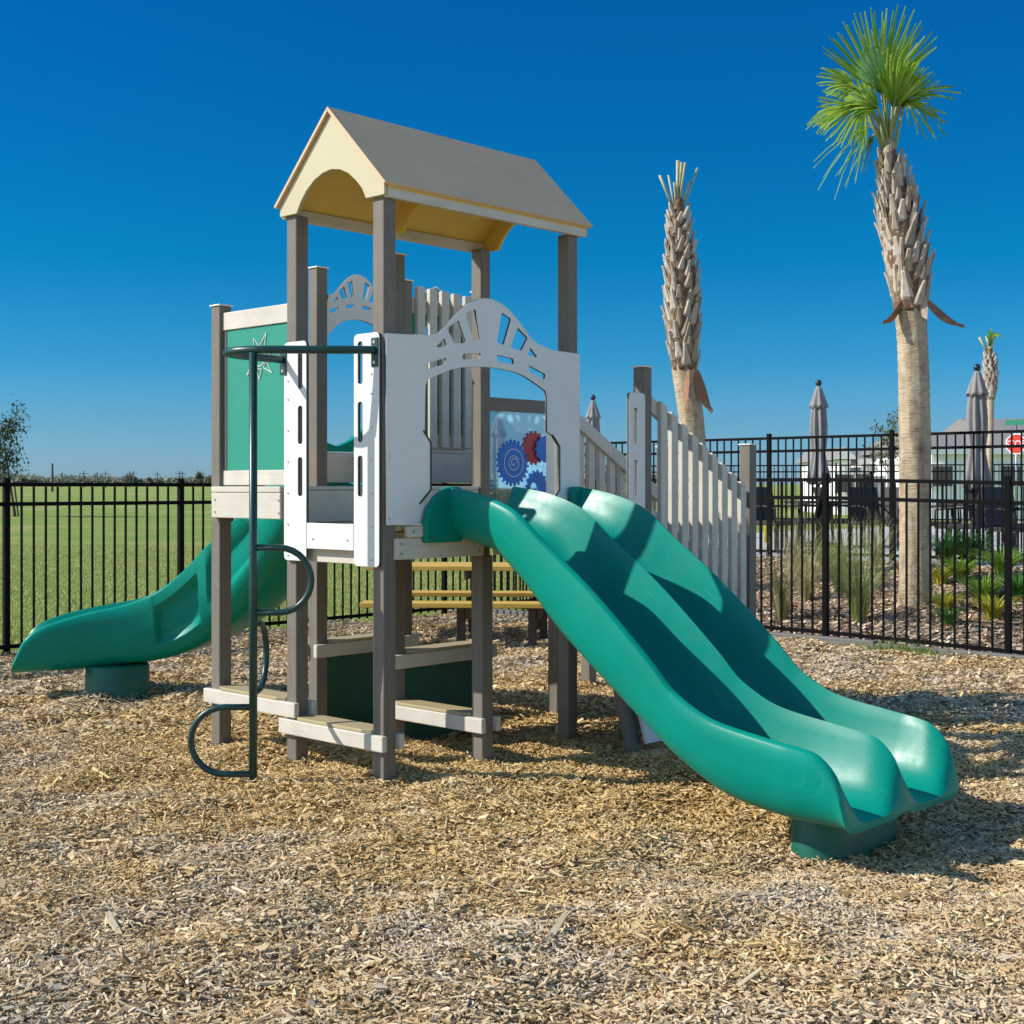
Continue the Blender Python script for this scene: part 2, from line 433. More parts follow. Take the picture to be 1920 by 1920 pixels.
# picket rails --------------------------------------------------------------
rail = bpy.data.objects.new('picket_rail', None); COL.objects.link(rail); rail.parent = S; rail.empty_display_size = .1
part_box('rail_board', M['beam_x'], 2*L+H+.001, 3*L-H-.001, 2*L-.016, 2*L+.016, 2.66, 2.76, rail)
part_box('rail_board', M['beam_x'], 2*L+H+.001, 3*L-H-.001, 2*L-.016, 2*L+.016, 1.76, 1.86, rail)
part_box('rail_board', M['beam_x'], 2*L+H+.001, 3*L-H-.001, 2*L-.020, 2*L+.020, 1.735, 1.757, rail)
part_box('rail_board', M['beam_x'], 2*L+H+.001, 3*L-H-.001, 2*L-.020, 2*L+.012, 1.533, 1.733, rail)
for k in range(6):
    x = (2.115+.155*k)*L
    part_box('picket', M['beam_z'], x, x+.070, 2*L-.050, 2*L-.0165, 1.77, 2.835-.005*k, rail)
# something green and rounded behind: the activity panel on the far side
q = panel('activity_panel', rounded([(2.12*L,1.72),(2.88*L,1.72),(2.88*L,2.70),(2.66*L,2.82),(2.50*L,2.87),(2.34*L,2.82),(2.12*L,2.70)], .05), [[(2.40*L+.05*math.cos(2*PI*k/16), 2.55+.05*math.sin(2*PI*k/16)) for k in range(16)]], .02, M['green_panel'], S, 'x', 2*L+.075)
bm = bmesh.new()
for r0 in (.075,):
    pts = [(2.40*L+r0*math.cos(2*PI*k/24), 2*L+.064, 2.55+r0*math.sin(2*PI*k/24)) for k in range(25)]
    for i in range(24): beam(bm, pts[i], pts[i+1], .008, .006, (0,1,0))
pts = [(2.12*L,2*L+.064,2.70),(2.34*L,2*L+.064,2.82),(2.50*L,2*L+.064,2.868),(2.66*L,2*L+.064,2.82),(2.88*L,2*L+.064,2.70)]
for i in range(4): beam(bm, pts[i], pts[i+1], .010, .006, (0,1,0))
obj('white_outline', bm, M['white'], q)

# gear window ---------------------------------------------------------------
gw = bpy.data.objects.new('gear_window', None); COL.objects.link(gw); gw.parent = S; gw.empty_display_size = .1
GX0, GX1 = 2*L+H+.001, 3*L-H-.001
part_box('window_frame', M['brown_x'], GX0, GX1, 1*L-.02, 1*L+.02, 1.986, 2.068, gw)
part_box('window_frame', M['brown_x'], GX0, GX1, 1*L-.02, 1*L+.02, 1.330, 1.400, gw)
part_box('window_pane', M['clear'], GX0, GX1, 1*L-.004, 1*L+.004, 1.402, 1.984, gw, bevel=0)
def gear(name, c, r, teeth, m, y, holes=()):
    pts = []
    for k in range(teeth):
        for f, rr in ((.0,.86),(.28,.88),(.36,1.0),(.64,1.0),(.72,.88)):
            an = 2*PI*(k+f)/teeth; pts.append((c[0]+r*rr*math.cos(an), c[1]+r*rr*math.sin(an)))
    return panel(name, pts, holes, .012, m, gw, 'x', y, bevel=.001)
def circ(c, r, n=28): return [(c[0]+r*math.cos(2*PI*k/n), c[1]+r*math.sin(2*PI*k/n)) for k in range(n)]
gy = 1*L-.014
c1 = (2.385*L, 1.657); g1 = gear('gear', c1, .150, 24, M['gear_blue'], gy)
bm = bmesh.new()
for rr in (.088, .046):
    pts = [(c1[0]+rr*math.cos(2*PI*k/30), gy-.008, c1[1]+rr*math.sin(2*PI*k/30)) for k in range(31)]
    for i in range(30): beam(bm, pts[i], pts[i+1], .007, .004, (0,1,0))
obj('gear_ring', bm, M['gear_pale'], g1)
bm = bmesh.new(); pts = [(c1[0]+.034*math.cos(.35*k)*(1-k/24), gy-.008, c1[1]+.036*math.sin(.35*k)*(1-k/24)) for k in range(20)]
for i in range(19): beam(bm, pts[i], pts[i+1], .009, .004, (0,1,0))
obj('gear_spiral', bm, M['gear_pale'], g1)
gear('gear', (2.66*L, 1.757), .112, 16, M['gear_red'], gy)
gear('gear', (2.775*L, 1.750), .088, 11, M['gear_blue'], gy-.014)
gear('gear', (2.70*L, 1.510), .105, 15, M['gear_blue'], gy, [circ((2.66*L, 1.50), .034)])

# stairs with sloping rails ---------------------------------------------------
def sloped(b, bo, inner):
    st = bpy.data.objects.new('stair_rail', None); COL.objects.link(st); st.parent = S; st.empty_display_size = .1
    y = b*L
    def z(a): return 2.116 - .404*(a-3)
    bm = bmesh.new(); hh = .10
    A0, A1 = 3.0*L+H+.001, 4.65*L-H-.001
    for dz in (.003, -.70):
        bm = bmesh.new()
        vs = []
        for x in (A0, A1):
            zz = z(x/L)+dz
            vs.append([bm.verts.new((x, yy, zz+e)) for yy, e in ((y-.016,-hh),(y+.016,-hh),(y+.016,0),(y-.016,0))])
        bm.faces.new(vs[0]); bm.faces.new(vs[1][::-1])
        for k in range(4): bm.faces.new((vs[0][k], vs[1][k], vs[1][(k+1)%4], vs[0][(k+1)%4]))
        obj('rail_board', bm, M['beam_x'], st, bevel=.004)
    y0, y1 = (y-.050, y-.0165) if bo < 0 else (y+.0165, y+.050)
    for k in range(9):
        a = 3.18+.156*k; x = a*L; w = .066
        bm = bmesh.new(); box(bm, x, x+w, y0, y1, 0, 1)
        for v in bm.verts: v.co.z = z(v.co.x/L) + (.004 if v.co.z > .5 else -.92)
        obj('picket', bm, M['beam_z'], st, bevel=.004)
sloped(0, -1, 0); sloped(1, 1, 0)
for k in range(4):
    a = 3.08+.36*k; zz = 1.16-.15*k
    part_box('stair_tread', M['tan'], a*L, (a+.42)*L, .07*L, .93*L, zz-.035, zz)
for b in (.075, .925):
    bm = bmesh.new(); beam(bm, (3.06*L, b*L-.02 if b < .5 else b*L+.02, 1.10), (4.6*L, b*L-.02 if b < .5 else b*L+.02, .52), .03, .18); obj('stair_stringer', bm, M['beam_x'], S, bevel=.004)
deck('landing_board', 4.45, 4.70, .06, 1.9, .55)

# benches and counters below the deck --------------------------------------------
def bench(kind, u0, u1, at, zt, over=.10, topcol='tan'):
    """two fascia beams sandwiching the posts and a tan top board with clipped corners"""
    th = .082; f = .034; e = over*L
    bb = bpy.data.objects.new('bench' if kind == 'y' else 'counter', None); COL.objects.link(bb); bb.parent = S; bb.empty_display_size = .1
    for s in (-1, 1):
        c = at*L + s*(H+f/2+.001)
        if kind == 'y': part_box('fascia', M['beam_y'], c-f/2, c+f/2, u0*L-e, u1*L+e, zt-th, zt, bb, .006)
        else: part_box('fascia', M['beam_x'], u0*L-e, u1*L+e, c-f/2, c+f/2, zt-th, zt, bb, .006)
    w = H+.032; i0, i1 = u0*L+H+.004, u1*L-H-.004; cl = .05
    pts = [(i0, -w+.03),(i0+cl, -w),(i1-cl, -w),(i1, -w+.03),(i1, w-.03),(i1-cl, w),(i0+cl, w),(i0, w-.03)]
    bm = bmesh.new(); lo, hi = zt+.001, zt+.019
    def P(p, z): return (at*L+p[1], p[0], z) if kind == 'y' else (p[0], at*L+p[1], z)
    A = [bm.verts.new(P(p, lo)) for p in pts]; B = [bm.verts.new(P(p, hi)) for p in pts]
    bm.faces.new(A); bm.faces.new(B)
    for k in range(8): bm.faces.new((A[k], A[(k+1)%8], B[(k+1)%8], B[k]))
    obj('top_board', bm, M[topcol], bb, bevel=.003)
bolts(S, [(1.10*L,1.36),(1.10*L,1.43),(1.94*L,1.36),(1.94*L,1.43)], 'y', -H-F-.001, r=.007)
bench('y', 0, 1, 0, .238)
bench('y', 1, 2, 0, .330)
bench('y', 0, 1, 1, .240)
bench('x', 1, 2, 2, .530)
bench('x', 1, 2, 1, .525)
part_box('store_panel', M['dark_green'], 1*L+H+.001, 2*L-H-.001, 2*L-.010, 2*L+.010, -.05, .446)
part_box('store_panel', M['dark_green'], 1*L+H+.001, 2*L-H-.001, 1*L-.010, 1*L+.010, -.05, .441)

# pole climber ----------------------------------------------------------------
pc = bpy.data.objects.new('pole_climber', None); COL.objects.link(pc); pc.parent = S; pc.empty_display_size = .1
px, py = -.704*L, .60*L; r = .021
bm = bmesh.new(); tube(bm, [(px,py,-.2),(px,py,2.185)], r, 16); obj('pole', bm, M['pipe'], pc, smooth=True)
zt = 2.20
def arcpts(pts, n=8):
    return [Vector(p) for p in smooth_line(pts, n)]
path = [(-.115*L, -.005*L, zt),(-.135*L,.01*L,zt),(-.30*L,.17*L,zt)] + [(-.62*L,.50*L,zt),(-.70*L,.60*L,zt),(-.745*L,.74*L,zt),(-.725*L,.88*L,zt),(-.64*L,.975*L,zt),(-.45*L,1.03*L,zt),(-.16*L,1.055*L,zt),(-.115*L,1.055*L,zt)]
bm = bmesh.new(); tube(bm, arcpts(path, 6), r, 14); obj('top_loop', bm, M['pipe'], pc, smooth=True)
for b in (-.005, 1.055):
    q = part_box('bracket', M['pipe'], AX-.018, AX-.0105, b*L-.026, b*L+.026, zt-.085, zt+.065, pc, .003)
    bolts(q, [(b*L, zt+.042), (b*L, zt-.062)], 'y', AX-.018, r=.011)
def dloop(z0, z1, ang, reach):
    d = Vector((math.cos(ang), math.sin(ang), 0)); c = Vector((px, py, 0)); zc = (z0+z1)/2; rr = (z1-z0)/2
    pts = [c+Vector((0,0,z1)), c+d*(reach-rr)+Vector((0,0,z1))]
    for k in range(1, 14):
        an = PI/2 - PI*k/14; pts.append(c + d*(reach-rr+rr*math.cos(an)) + Vector((0,0,zc+rr*math.sin(an))))
    pts += [c+d*(reach-rr)+Vector((0,0,z0)), c+Vector((0,0,z0))]
    bm = bmesh.new(); tube(bm, pts, .017, 12); obj('step_loop', bm, M['pipe'], pc, smooth=True)
# directions in the structure's own frame: right, away, left as seen from the front
dloop(.865, 1.195, -PHI, .295); dloop(.455, .80, PI/2-PHI-.05, .29); dloop(.045, .385, PI-PHI+.02, .315)

# climbing wall below the slide ---------------------------------------------------
cw = bpy.data.objects.new('climbing_wall', None); COL.objects.link(cw); cw.parent = S; cw.empty_display_size = .1
for a in (2.14, 2.86):
    bm = bmesh.new(); beam(bm, (a*L, -.62*L, -.12), (a*L, -.10*L, 1.26), .10, .045, (0,-1,0)); obj('side_board', bm, M['post'], cw, bevel=.005)
bm = bmesh.new(); beam(bm, (2.5*L, -.66*L, .03), (2.5*L, -.16*L, 1.27), .62*L, .022, (0,-1,0)); obj('climb_panel', bm, M['white'], cw, bevel=.003)

# ------------------------------------------------------------------ slides
def wave(t, p=1.9):
    t = min(1, abs(t)); q = .5-.5*math.cos(PI*t**p); return .25*q + .75*(t**(p*1.5))*(1-.04*t**12)/.97 if t < .97 else 1 - .35*(1-t)
SIDE = [(.0,.014,-.004),(.0,.026,-.018),(.20,.031,0),(.25,.031,0),(.30,.031,0),(.35,.030,0),(.40,.029,0),(.45,.028,0),(.50,.027,0),(.55,.024,0),(.60,.020,0),(.65,.016,0),(.70,.010,0),(.75,.003,0),(.80,-.006,0),(.87,-.022,0),(.93,-.045,0),(.97,-.072,0),(1,-.12,0)]
def slide_loops(stations, chutes, recess=None):
    """stations: (origin(x,y), lateral dir, half width, rim z, bed z, under z, roundness of the chute)"""
    loops = []
    for si, (o, lat, hw, zr, zb, zu, p) in enumerate(stations):
        pts = []
        n = 24*chutes
        for i in range(n+1):
            u = -1 + 2*i/n; k = min(chutes-1, int((u+1)/2*chutes - 1e-9)); q = ((u+1)/2*chutes - k)*2-1
            pts.append((u*hw, zb + (zr-zb)*wave(q, p)))
        d = max(zr-zu, .02)
        def side(sg):
            res = []
            for f, x, dz in SIDE:
                c = recess(si, f) if (recess and sg == recess.side) else 0.0
                res.append((sg*(hw+x-c), zr - d*f + dz*min(1, d/.08)))
            return res
        pts += side(1)
        if chutes == 2:
            mid = [(.30*hw, zu), (.17*hw, zu+.04*d), (.09*hw, zu+.16*d), (.04*hw, zu+.30*d)]
            pts += mid + [(-x, z) for x, z in mid[::-1]]
        else:
            pts += [(.3*hw, zu), (-.3*hw, zu)]
        pts += side(-1)[::-1]
        loops.append([(o[0]+lat[0]*x, o[1]+lat[1]*x, z) for x, z in pts])
    return loops
# double slide: rim, bed and underside heights along its run (b, in cells, negative towards its exit)
rb = [-3.385,-3.368,-3.34,-3.29,-3.17,-2.9,-2.5,-2.2,-2.0,-1.5,-1.1,-.75,-.4,-.12]
rz = [.125,.190,.262,.325,.388,.418,.465,.565,.700,1.010,1.220,1.400,1.475,1.505]
bb_ = [-3.385,-3.1,-2.9,-2.55,-2.2,-1.7,-1.15,-.78,-.5,-.12]
bz = [.085,.098,.108,.140,.248,.492,.792,1.040,1.215,1.305]
ub = [-3.385,-3.1,-2.9,-2.55,-2.2,-1.7,-1.15,-.78,-.5,-.12]
uz = [.055,.060,.070,.110,.225,.470,.770,1.020,1.165,1.225]
sts = []
for i in range(96):
    b = -.075 - 3.31*(i/95)
    sts.append(((1.26*L, b*L), (1,0), float(np.interp(b, [-3.385,-3.0], [.695,.735]))*L, interp(rb[:], rz[:], b) if b < -.12 else 1.505, interp(bb_, bz, b), interp(ub, uz, b), float(np.interp(b, [-3.4,-2.9,-2.3], [1.55,2.1,3.0]))))
bm = bmesh.new(); loft(bm, slide_loops(sts, 2))
ds = obj('double_slide', bm, M['slide'], S, smooth=True, bevel=.008, seg=3)
def stadium(cx, cy, hx, r, n=14):
    pts = [(cx+hx+r*math.cos(a), cy+r*math.sin(a)) for a in [-PI/2+PI*k/n for k in range(n+1)]]
    return pts + [(cx-hx+r*math.cos(a), cy+r*math.sin(a)) for a in [PI/2+PI*k/n for k in range(n+1)]]
def foot(name, cx, cy, hx, r, z0, z1, parent):
    bm = bmesh.new(); loft(bm, [[(x, y, z) for x, y in stadium(cx, cy, hx, rr)] for rr, z in ((r+.012, z0), (r+.006, z0+.1), (r, z1-.02), (r-.01, z1))])
    return obj(name, bm, M['foot'], parent, smooth=True, bevel=.008)
foot('slide_foot', 1.33*L, -2.93*L, .20, .135, -.36, .100, ds)
# the flared entry flange beside each outer rim, bolted to the deck
for sg in (-1, 1):
    f = lambda a: (1.26+sg*(1.26-a))*L
    pts = [(f(.265),1.212),(f(.265),1.32),(f(.30),1.395),(f(.37),1.455),(f(.46),1.495),(f(.56),1.508),(f(.63),1.50),(f(.63),1.212)]
    q = panel('entry_flange', rounded(pts, .02, 3), [], .045, M['slide'], ds, 'x', -.115*L-.012, bevel=.006)
    bm = bmesh.new(); c = Vector((f(.31), -.115*L-.034, 1.235)); tube(bm, [c, c+Vector((0,-.006,0))], .011, 10); obj('bolt_head', bm, M['steel'], q)
# single slide at the left, off the upper deck's far side
CP = [(-.962,8.805),(-1.26,9.20),(-1.60,9.62),(-2.02,9.96),(-2.50,10.12),(-3.05,10.10),(-3.60,9.97)]
fine = [Vector(p) for p in smooth_line(CP, 14)]
cum = [0.0]
for i in range(1, len(fine)): cum.append(cum[-1] + (fine[i]-fine[i-1]).length)
LEN = cum[-1]
def path_at(t):
    xs = [p.x for p in fine]; ys = [p.y for p in fine]
    return Vector((float(np.interp(t, cum, xs)), float(np.interp(t, cum, ys))))
O2 = W(0,0).to_2d()
def to_local(p): d = p - O2; return Vector((d.dot(E1), d.dot(E2)))
sb = [0,.28,.55,.95,1.30,1.55,1.80,2.05,2.35,2.60,2.80,2.95,3.05,3.12]
szr = [1.74,1.72,1.62,1.42,1.22,1.08,.90,.755,.655,.605,.555,.500,.42,.25]
szb = [1.515,1.49,1.33,1.02,.76,.60,.45,.345,.270,.235,.220,.210,.205,.200]
szu = [1.42,1.39,1.22,.90,.62,.46,.33,.255,.215,.192,.182,.178,.176,.175]
kx = LEN/3.12; sts = []
def lat_at(t):
    d = (path_at(min(LEN, t+.03)) - path_at(max(0, t-.03))).normalized(); a = to_local(O2+d); return Vector((a.y, -a.x))
for i in range(140):
    t = LEN*i/139; o = to_local(path_at(t)); lat = lat_at(t); q = t/kx
    sts.append(((o.x, o.y), (lat.x, lat.y), .275, interp(sb, szr, q), interp(sb, szb, q), interp(sb, szu, q), 1.7))
# two moulded hollows on the flank that faces the camera, with a rib left standing between them
l2 = lat_at(2.2); NEAR = -1 if (E1*l2.x + E2*l2.y).y > 0 else 1
def hollow(si, f):
    q = LEN*si/139/kx; c = 0
    for q0, q1, f0, f1 in ((.98,1.52,.16,.72),(1.62,2.06,.20,.80)):
        m = (q-q0)/(q1-q0)
        if 0 < m < 1 and f0 < f < f1: c = max(c, min(1, m*12, (1-m)*12)*min(1, (f-f0)*9, (f1-f)*9))
    return .055*c
hollow.side = NEAR
bm = bmesh.new(); loft(bm, slide_loops(sts, 1, hollow))
ls = obj('single_slide', bm, M['slide'], S, smooth=True, bevel=.008, seg=3)
fc = to_local(Vector((-2.88, 10.02)))
foot('slide_foot', fc.x, fc.y, .03, .20, -.2, .215, ls)
# slide hood at the upper deck
panel('entry_flange', rounded([(1.10*L,1.73),(1.90*L,1.73),(1.90*L,1.90),(1.70*L,1.93),(1.45*L,1.80),(1.30*L,1.76),(1.10*L,1.80)], .02), [], .05, M['slide'], ls, 'x', 2*L+.09)

# ------------------------------------------------------------------ ground
def grid_obj(name, x0, x1, y0, y1, nx, ny, zf, m, clip=None):
    xs = np.linspace(x0, x1, nx); ys = np.linspace(y0, y1, ny)
    X, Y = np.meshgrid(xs, ys); Z = zf(X, Y)
    me = bpy.data.meshes.new(name)
    v = np.stack([X.ravel(), Y.ravel(), Z.ravel()], 1)
    idx = np.arange(nx*ny).reshape(ny, nx)
    f = np.stack([idx[:-1,:-1].ravel(), idx[:-1,1:].ravel(), idx[1:,1:].ravel(), idx[1:,:-1].ravel()], 1)
    if clip is not None:
        cx = v[f].mean(1); f = f[clip(cx[:,0], cx[:,1])]
    me.from_pydata(v.tolist(), [], f.tolist()); me.update()
    me.polygons.foreach_set('use_smooth', [True]*len(me.polygons))
    return new_obj(name, me, m)

# fence lines: left line runs along E1, right line along -E2, meeting behind the tower
PL = Vector((-4.57, 12.40)); PR = Vector((3.068, 13.42)); BAY = 1.83
CORNER = Vector((-.474, 16.753))
def left_dist(x, y):   # > 0 beyond the left fence
    return (x-PL.x)*E2.x + (y-PL.y)*E2.y
def right_dist(x, y):  # > 0 beyond the right fence
    return (x-PR.x)*E1.x + (y-PR.y)*E1.y
POOLD = 4.21; POOLZ = .555
def bed_z(x, y):
    d = right_dist(x, y); t = np.clip(d/POOLD, 0, 1)
    return np.where(d < 0, 0, POOLZ*(t*t*(3-2*t))*1.0) + .012*np.sin(x*3.1)*np.sin(y*2.7) - .01

def mulch_colors(n, pos_scale=.55, tone=1.0, dark=False):
    geo = n.add('ShaderNodeNewGeometry')
    r = geo.outputs['Random Per Island']
    if dark:
        stops = [(0,(.12,.08,.055)),(.3,(.42,.29,.18)),(.6,(.62,.46,.30)),(.85,(.74,.58,.40)),(1,(.82,.69,.52))]
        return n.ramp(r, stops)
    grey = n.ramp(r, [(0,(.17,.12,.075)),(.15,(.46,.36,.235)),(.4,(.66,.54,.37)),(.65,(.78,.67,.49)),(.82,(.42,.41,.40)),(.9,(.66,.47,.28)),(1,(.88,.80,.64))])
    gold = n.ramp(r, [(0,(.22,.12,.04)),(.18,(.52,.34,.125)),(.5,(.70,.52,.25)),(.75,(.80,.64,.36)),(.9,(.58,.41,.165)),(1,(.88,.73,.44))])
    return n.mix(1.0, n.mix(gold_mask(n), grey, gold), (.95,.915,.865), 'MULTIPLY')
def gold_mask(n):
    """golden chips in drifts, most of all in a round patch below the tower"""
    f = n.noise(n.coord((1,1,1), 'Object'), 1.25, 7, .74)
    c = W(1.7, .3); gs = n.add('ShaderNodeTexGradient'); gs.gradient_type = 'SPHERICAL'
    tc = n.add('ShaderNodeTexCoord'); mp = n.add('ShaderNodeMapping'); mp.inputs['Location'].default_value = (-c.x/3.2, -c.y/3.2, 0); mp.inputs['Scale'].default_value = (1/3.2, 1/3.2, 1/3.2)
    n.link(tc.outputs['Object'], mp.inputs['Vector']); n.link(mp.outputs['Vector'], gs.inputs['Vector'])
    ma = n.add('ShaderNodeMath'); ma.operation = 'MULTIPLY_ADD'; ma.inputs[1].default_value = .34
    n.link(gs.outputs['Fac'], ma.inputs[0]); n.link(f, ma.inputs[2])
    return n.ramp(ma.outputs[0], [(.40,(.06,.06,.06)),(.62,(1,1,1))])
def chip_mat():
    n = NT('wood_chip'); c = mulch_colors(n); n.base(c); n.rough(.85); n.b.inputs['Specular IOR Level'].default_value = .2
    n.bump(n.noise(n.coord((1,1,1)), 240, 3, .6), .3, .002)
    return n.m
def mulch_mat():
    n = NT('mulch_bed'); v = n.coord()
    vo = n.add('ShaderNodeTexVoronoi'); vo.inputs['Scale'].default_value = 55; n.link(v, vo.inputs['Vector'])
    vo2 = n.add('ShaderNodeTexVoronoi'); vo2.inputs['Scale'].default_value = 24; n.link(n.coord((1,1.6,1)), vo2.inputs['Vector'])
    sep = n.add('ShaderNodeSeparateColor'); n.link(vo.outputs['Color'], sep.inputs[0])
    grey = n.ramp(sep.outputs[0], [(0,(.14,.11,.075)),(.4,(.42,.35,.25)),(.8,(.62,.53,.40)),(1,(.72,.63,.49))])
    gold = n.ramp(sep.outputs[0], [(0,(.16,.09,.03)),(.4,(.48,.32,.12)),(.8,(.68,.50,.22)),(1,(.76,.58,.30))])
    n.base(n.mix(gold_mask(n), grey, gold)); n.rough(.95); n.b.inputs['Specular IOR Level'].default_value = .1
    n.bump(vo.outputs['Distance'], .9, .02)
    return n.m
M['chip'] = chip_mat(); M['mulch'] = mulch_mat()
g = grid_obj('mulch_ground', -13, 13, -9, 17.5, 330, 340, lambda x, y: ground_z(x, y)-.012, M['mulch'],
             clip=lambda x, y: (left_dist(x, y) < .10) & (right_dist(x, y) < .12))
tag(g, 'tan wood chip play surface around and under the tower', 'mulch', kind='structure')

def grass_mat():
    n = NT('field_grass'); v = n.coord()
    f1 = n.noise(v, .08, 5, .65); f2 = n.noise(n.coord((1,1,1)), 2.2, 6, .7); f3 = n.noise(v, 40, 3, .7)
    a = n.ramp(f1, [(.34,(.36,.36,.12)),(.47,(.22,.33,.06)),(.58,(.34,.37,.11)),(.68,(.46,.38,.20))])
    b = n.ramp(f2, [(.28,(.62,.66,.55)),(.5,(1,1,1)),(.75,(1.25,1.12,1.0))])
    c = n.mix(1, a, b, 'MULTIPLY'); d = n.ramp(f3, [(.3,(.6,.6,.6)),(.7,(1.3,1.3,1.3))])
    n.base(n.mix(1, c, d, 'MULTIPLY')); n.rough(.9); n.b.inputs['Specular IOR Level'].default_value = .15
    n.bump(f3, .8, .04)
    return n.m
M['grass'] = grass_mat()
bm = bmesh.new()
def fl(t, d): p = PL + E1*t + E2*d; return bm.verts.new((p.x, p.y, -.045 + .006*max(0, d)))
A_ = [fl(-1200,.06), fl(6.2,.06), fl(6.2,1500), fl(-1200,1500)]; bm.faces.new(A_)
p5 = [fl(6.2,-.62), fl(1500,-.62), fl(1500,1500)]; bm.faces.new([A_[1], p5[0], p5[1], p5[2], A_[2]])
p6 = [fl(10.3,-600), fl(1500,-600)]; q_ = fl(10.3,-.62); bm.faces.new([q_, p6[0], p6[1], p5[1]]); bmesh.ops.triangulate(bm, faces=bm.faces[:])
g = obj('grass_field', bm, M['grass']); tag(g, 'wide mown green field reaching to the horizon', 'field', kind='structure')

def bedmulch_mat():
    n = NT('bed_mulch'); v = n.coord()
    vo = n.add('ShaderNodeTexVoronoi'); vo.inputs['Scale'].default_value = 26; n.link(n.coord((1,1.5,1)), vo.inputs['Vector'])
    sep = n.add('ShaderNodeSeparateColor'); n.link(vo.outputs['Color'], sep.inputs[0])
    n.base(n.ramp(sep.outputs[0], [(0,(.12,.08,.05)),(.35,(.34,.23,.14)),(.7,(.52,.38,.24)),(1,(.64,.50,.35))]))
    n.rough(.95); n.bump(vo.outputs['Distance'], 1.0, .04)
    return n.m
M['bed'] = bedmulch_mat()
g = grid_obj('planting_bed', -6, 22, 2, 30, 120, 120, lambda x, y: bed_z(x, y), M['bed'],
             clip=lambda x, y: (right_dist(x, y) > .02) & (right_dist(x, y) < POOLD+.3) & (left_dist(x, y) < -.6))
tag(g, 'sloping brown mulched bed between the two black fences', 'flower bed', kind='structure')
M['concrete'] = plain('pale_pavers', (.50,.48,.44), .8, .10, 3, .2, 60)
M['water'] = plain('pool_water_surface', (.05,.22,.34), .06, .1, 2, .25, 8)
bm = bmesh.new()
def lp(s, d): # point on a line parallel to the right fence: s along E2, d beyond it
    return Vector((PR.x, PR.y)) + E2*s + E1*d
for s, d in ((-30, POOLD-.1),(9, POOLD-.1),(9, 46),(-30, 46)): p = lp(s, d); bm.verts.new((p.x, p.y, POOLZ))
bm.verts.ensure_lookup_table(); bm.faces.new(bm.verts)
g = obj('pool_deck', bm, M['concrete']); tag(g, 'raised pale pool deck behind the taller fence', 'deck', kind='structure')
bm = bmesh.new()
for s, d in ((-10, 9.5),(2, 9.5),(2, 15.5),(-10, 15.5)): p = lp(s, d); bm.verts.new((p.x, p.y, POOLZ+.004))
bm.verts.ensure_lookup_table(); bm.faces.new(bm.verts)
g = obj('pool_water', bm, M['water']); tag(g, 'blue strip of pool water on the pale deck', 'water', kind='structure')

# wood chips as real pieces ---------------------------------------------------
def chips(name, P, length, width, thick, m, lift=.0, tilt=.35, boxy=True):
    n = len(P)
    yaw = RNG.uniform(0, 2*PI, n); pit = RNG.normal(0, tilt, n); rol = RNG.normal(0, tilt*1.1, n)
    l = length*RNG.lognormal(0, .48, n); w = width*RNG.lognormal(0, .50, n); th = thick*RNG.uniform(.6, 1.5, n)
    cy, sy, cp, sp, cr, sr = np.cos(yaw), np.sin(yaw), np.cos(pit), np.sin(pit), np.cos(rol), np.sin(rol)
    ex = np.stack([cy*cp, sy*cp, sp], 1); ey0 = np.stack([-sy, cy, np.zeros(n)], 1); ez0 = np.cross(ex, ey0)
    ey = ey0*cr[:,None] + ez0*sr[:,None]; ez = np.cross(ex, ey)
    if boxy:
        tp = RNG.uniform(.35, 1.0, (n, 2))
        cor = [(-1,-1,-1),(1,-1,-1),(1,1,-1),(-1,1,-1),(-1,-1,1),(1,-1,1),(1,1,1),(-1,1,1)]
        V = np.zeros((n, 8, 3))
        sk = RNG.normal(0, .25, (n, 2))
        for i, (a, b, c) in enumerate(cor):
            ww = w*(tp[:,0] if a < 0 else tp[:,1])
            V[:,i] = P + ex*(a*l/2 + b*sk[:,0 if a < 0 else 1]*w)[:,None] + ey*(b*ww/2)[:,None] + ez*(c*th/2)[:,None]
        F = np.array([(4,5,6,7),(0,1,5,4),(1,2,6,5),(2,3,7,6),(3,0,4,7)])
    else:
        V = np.zeros((n, 4, 3))
        for i, (a, b) in enumerate(((-1,-1),(1,-1),(1,1),(-1,1))):
            V[:,i] = P + ex*(a*l/2)[:,None] + ey*(b*w/2*(.7 if a > 0 else 1))[:,None]
        F = np.array([(0,1,2,3)])
    k = V.shape[1]
    faces = (F[None] + (np.arange(n)*k)[:,None,None]).reshape(-1, 4)
    me = bpy.data.meshes.new(name)
    me.vertices.add(n*k); me.vertices.foreach_set('co', V.reshape(-1).astype(np.float32))
    nf = len(faces); me.loops.add(nf*4); me.loops.foreach_set('vertex_index', faces.reshape(-1).astype(np.int32))
    me.polygons.add(nf); me.polygons.foreach_set('loop_start', np.arange(0, nf*4, 4, dtype=np.int32)); me.polygons.foreach_set('loop_total', np.full(nf, 4, dtype=np.int32))
    me.update(calc_edges=True); me.polygons.foreach_set('use_smooth', [False]*nf)
    return new_obj(name, me, m)
def scatter(n, y0, y1, k=.52, extra=1.5, inside=None):
    out = []
    y = RNG.uniform(y0, y1, n*3); hw = k*y+extra; x = RNG.uniform(-1, 1, n*3)*(k*y1+extra)
    ok = np.abs(x) < hw
    x, y = x[ok], y[ok]
    if inside is not None:
        q = inside(x, y); x, y = x[q], y[q]
    x, y = x[:n], y[:n]
    return x, y
play = lambda x, y: (left_dist(x, y) < .05) & (right_dist(x, y) < -.14)
PP = []
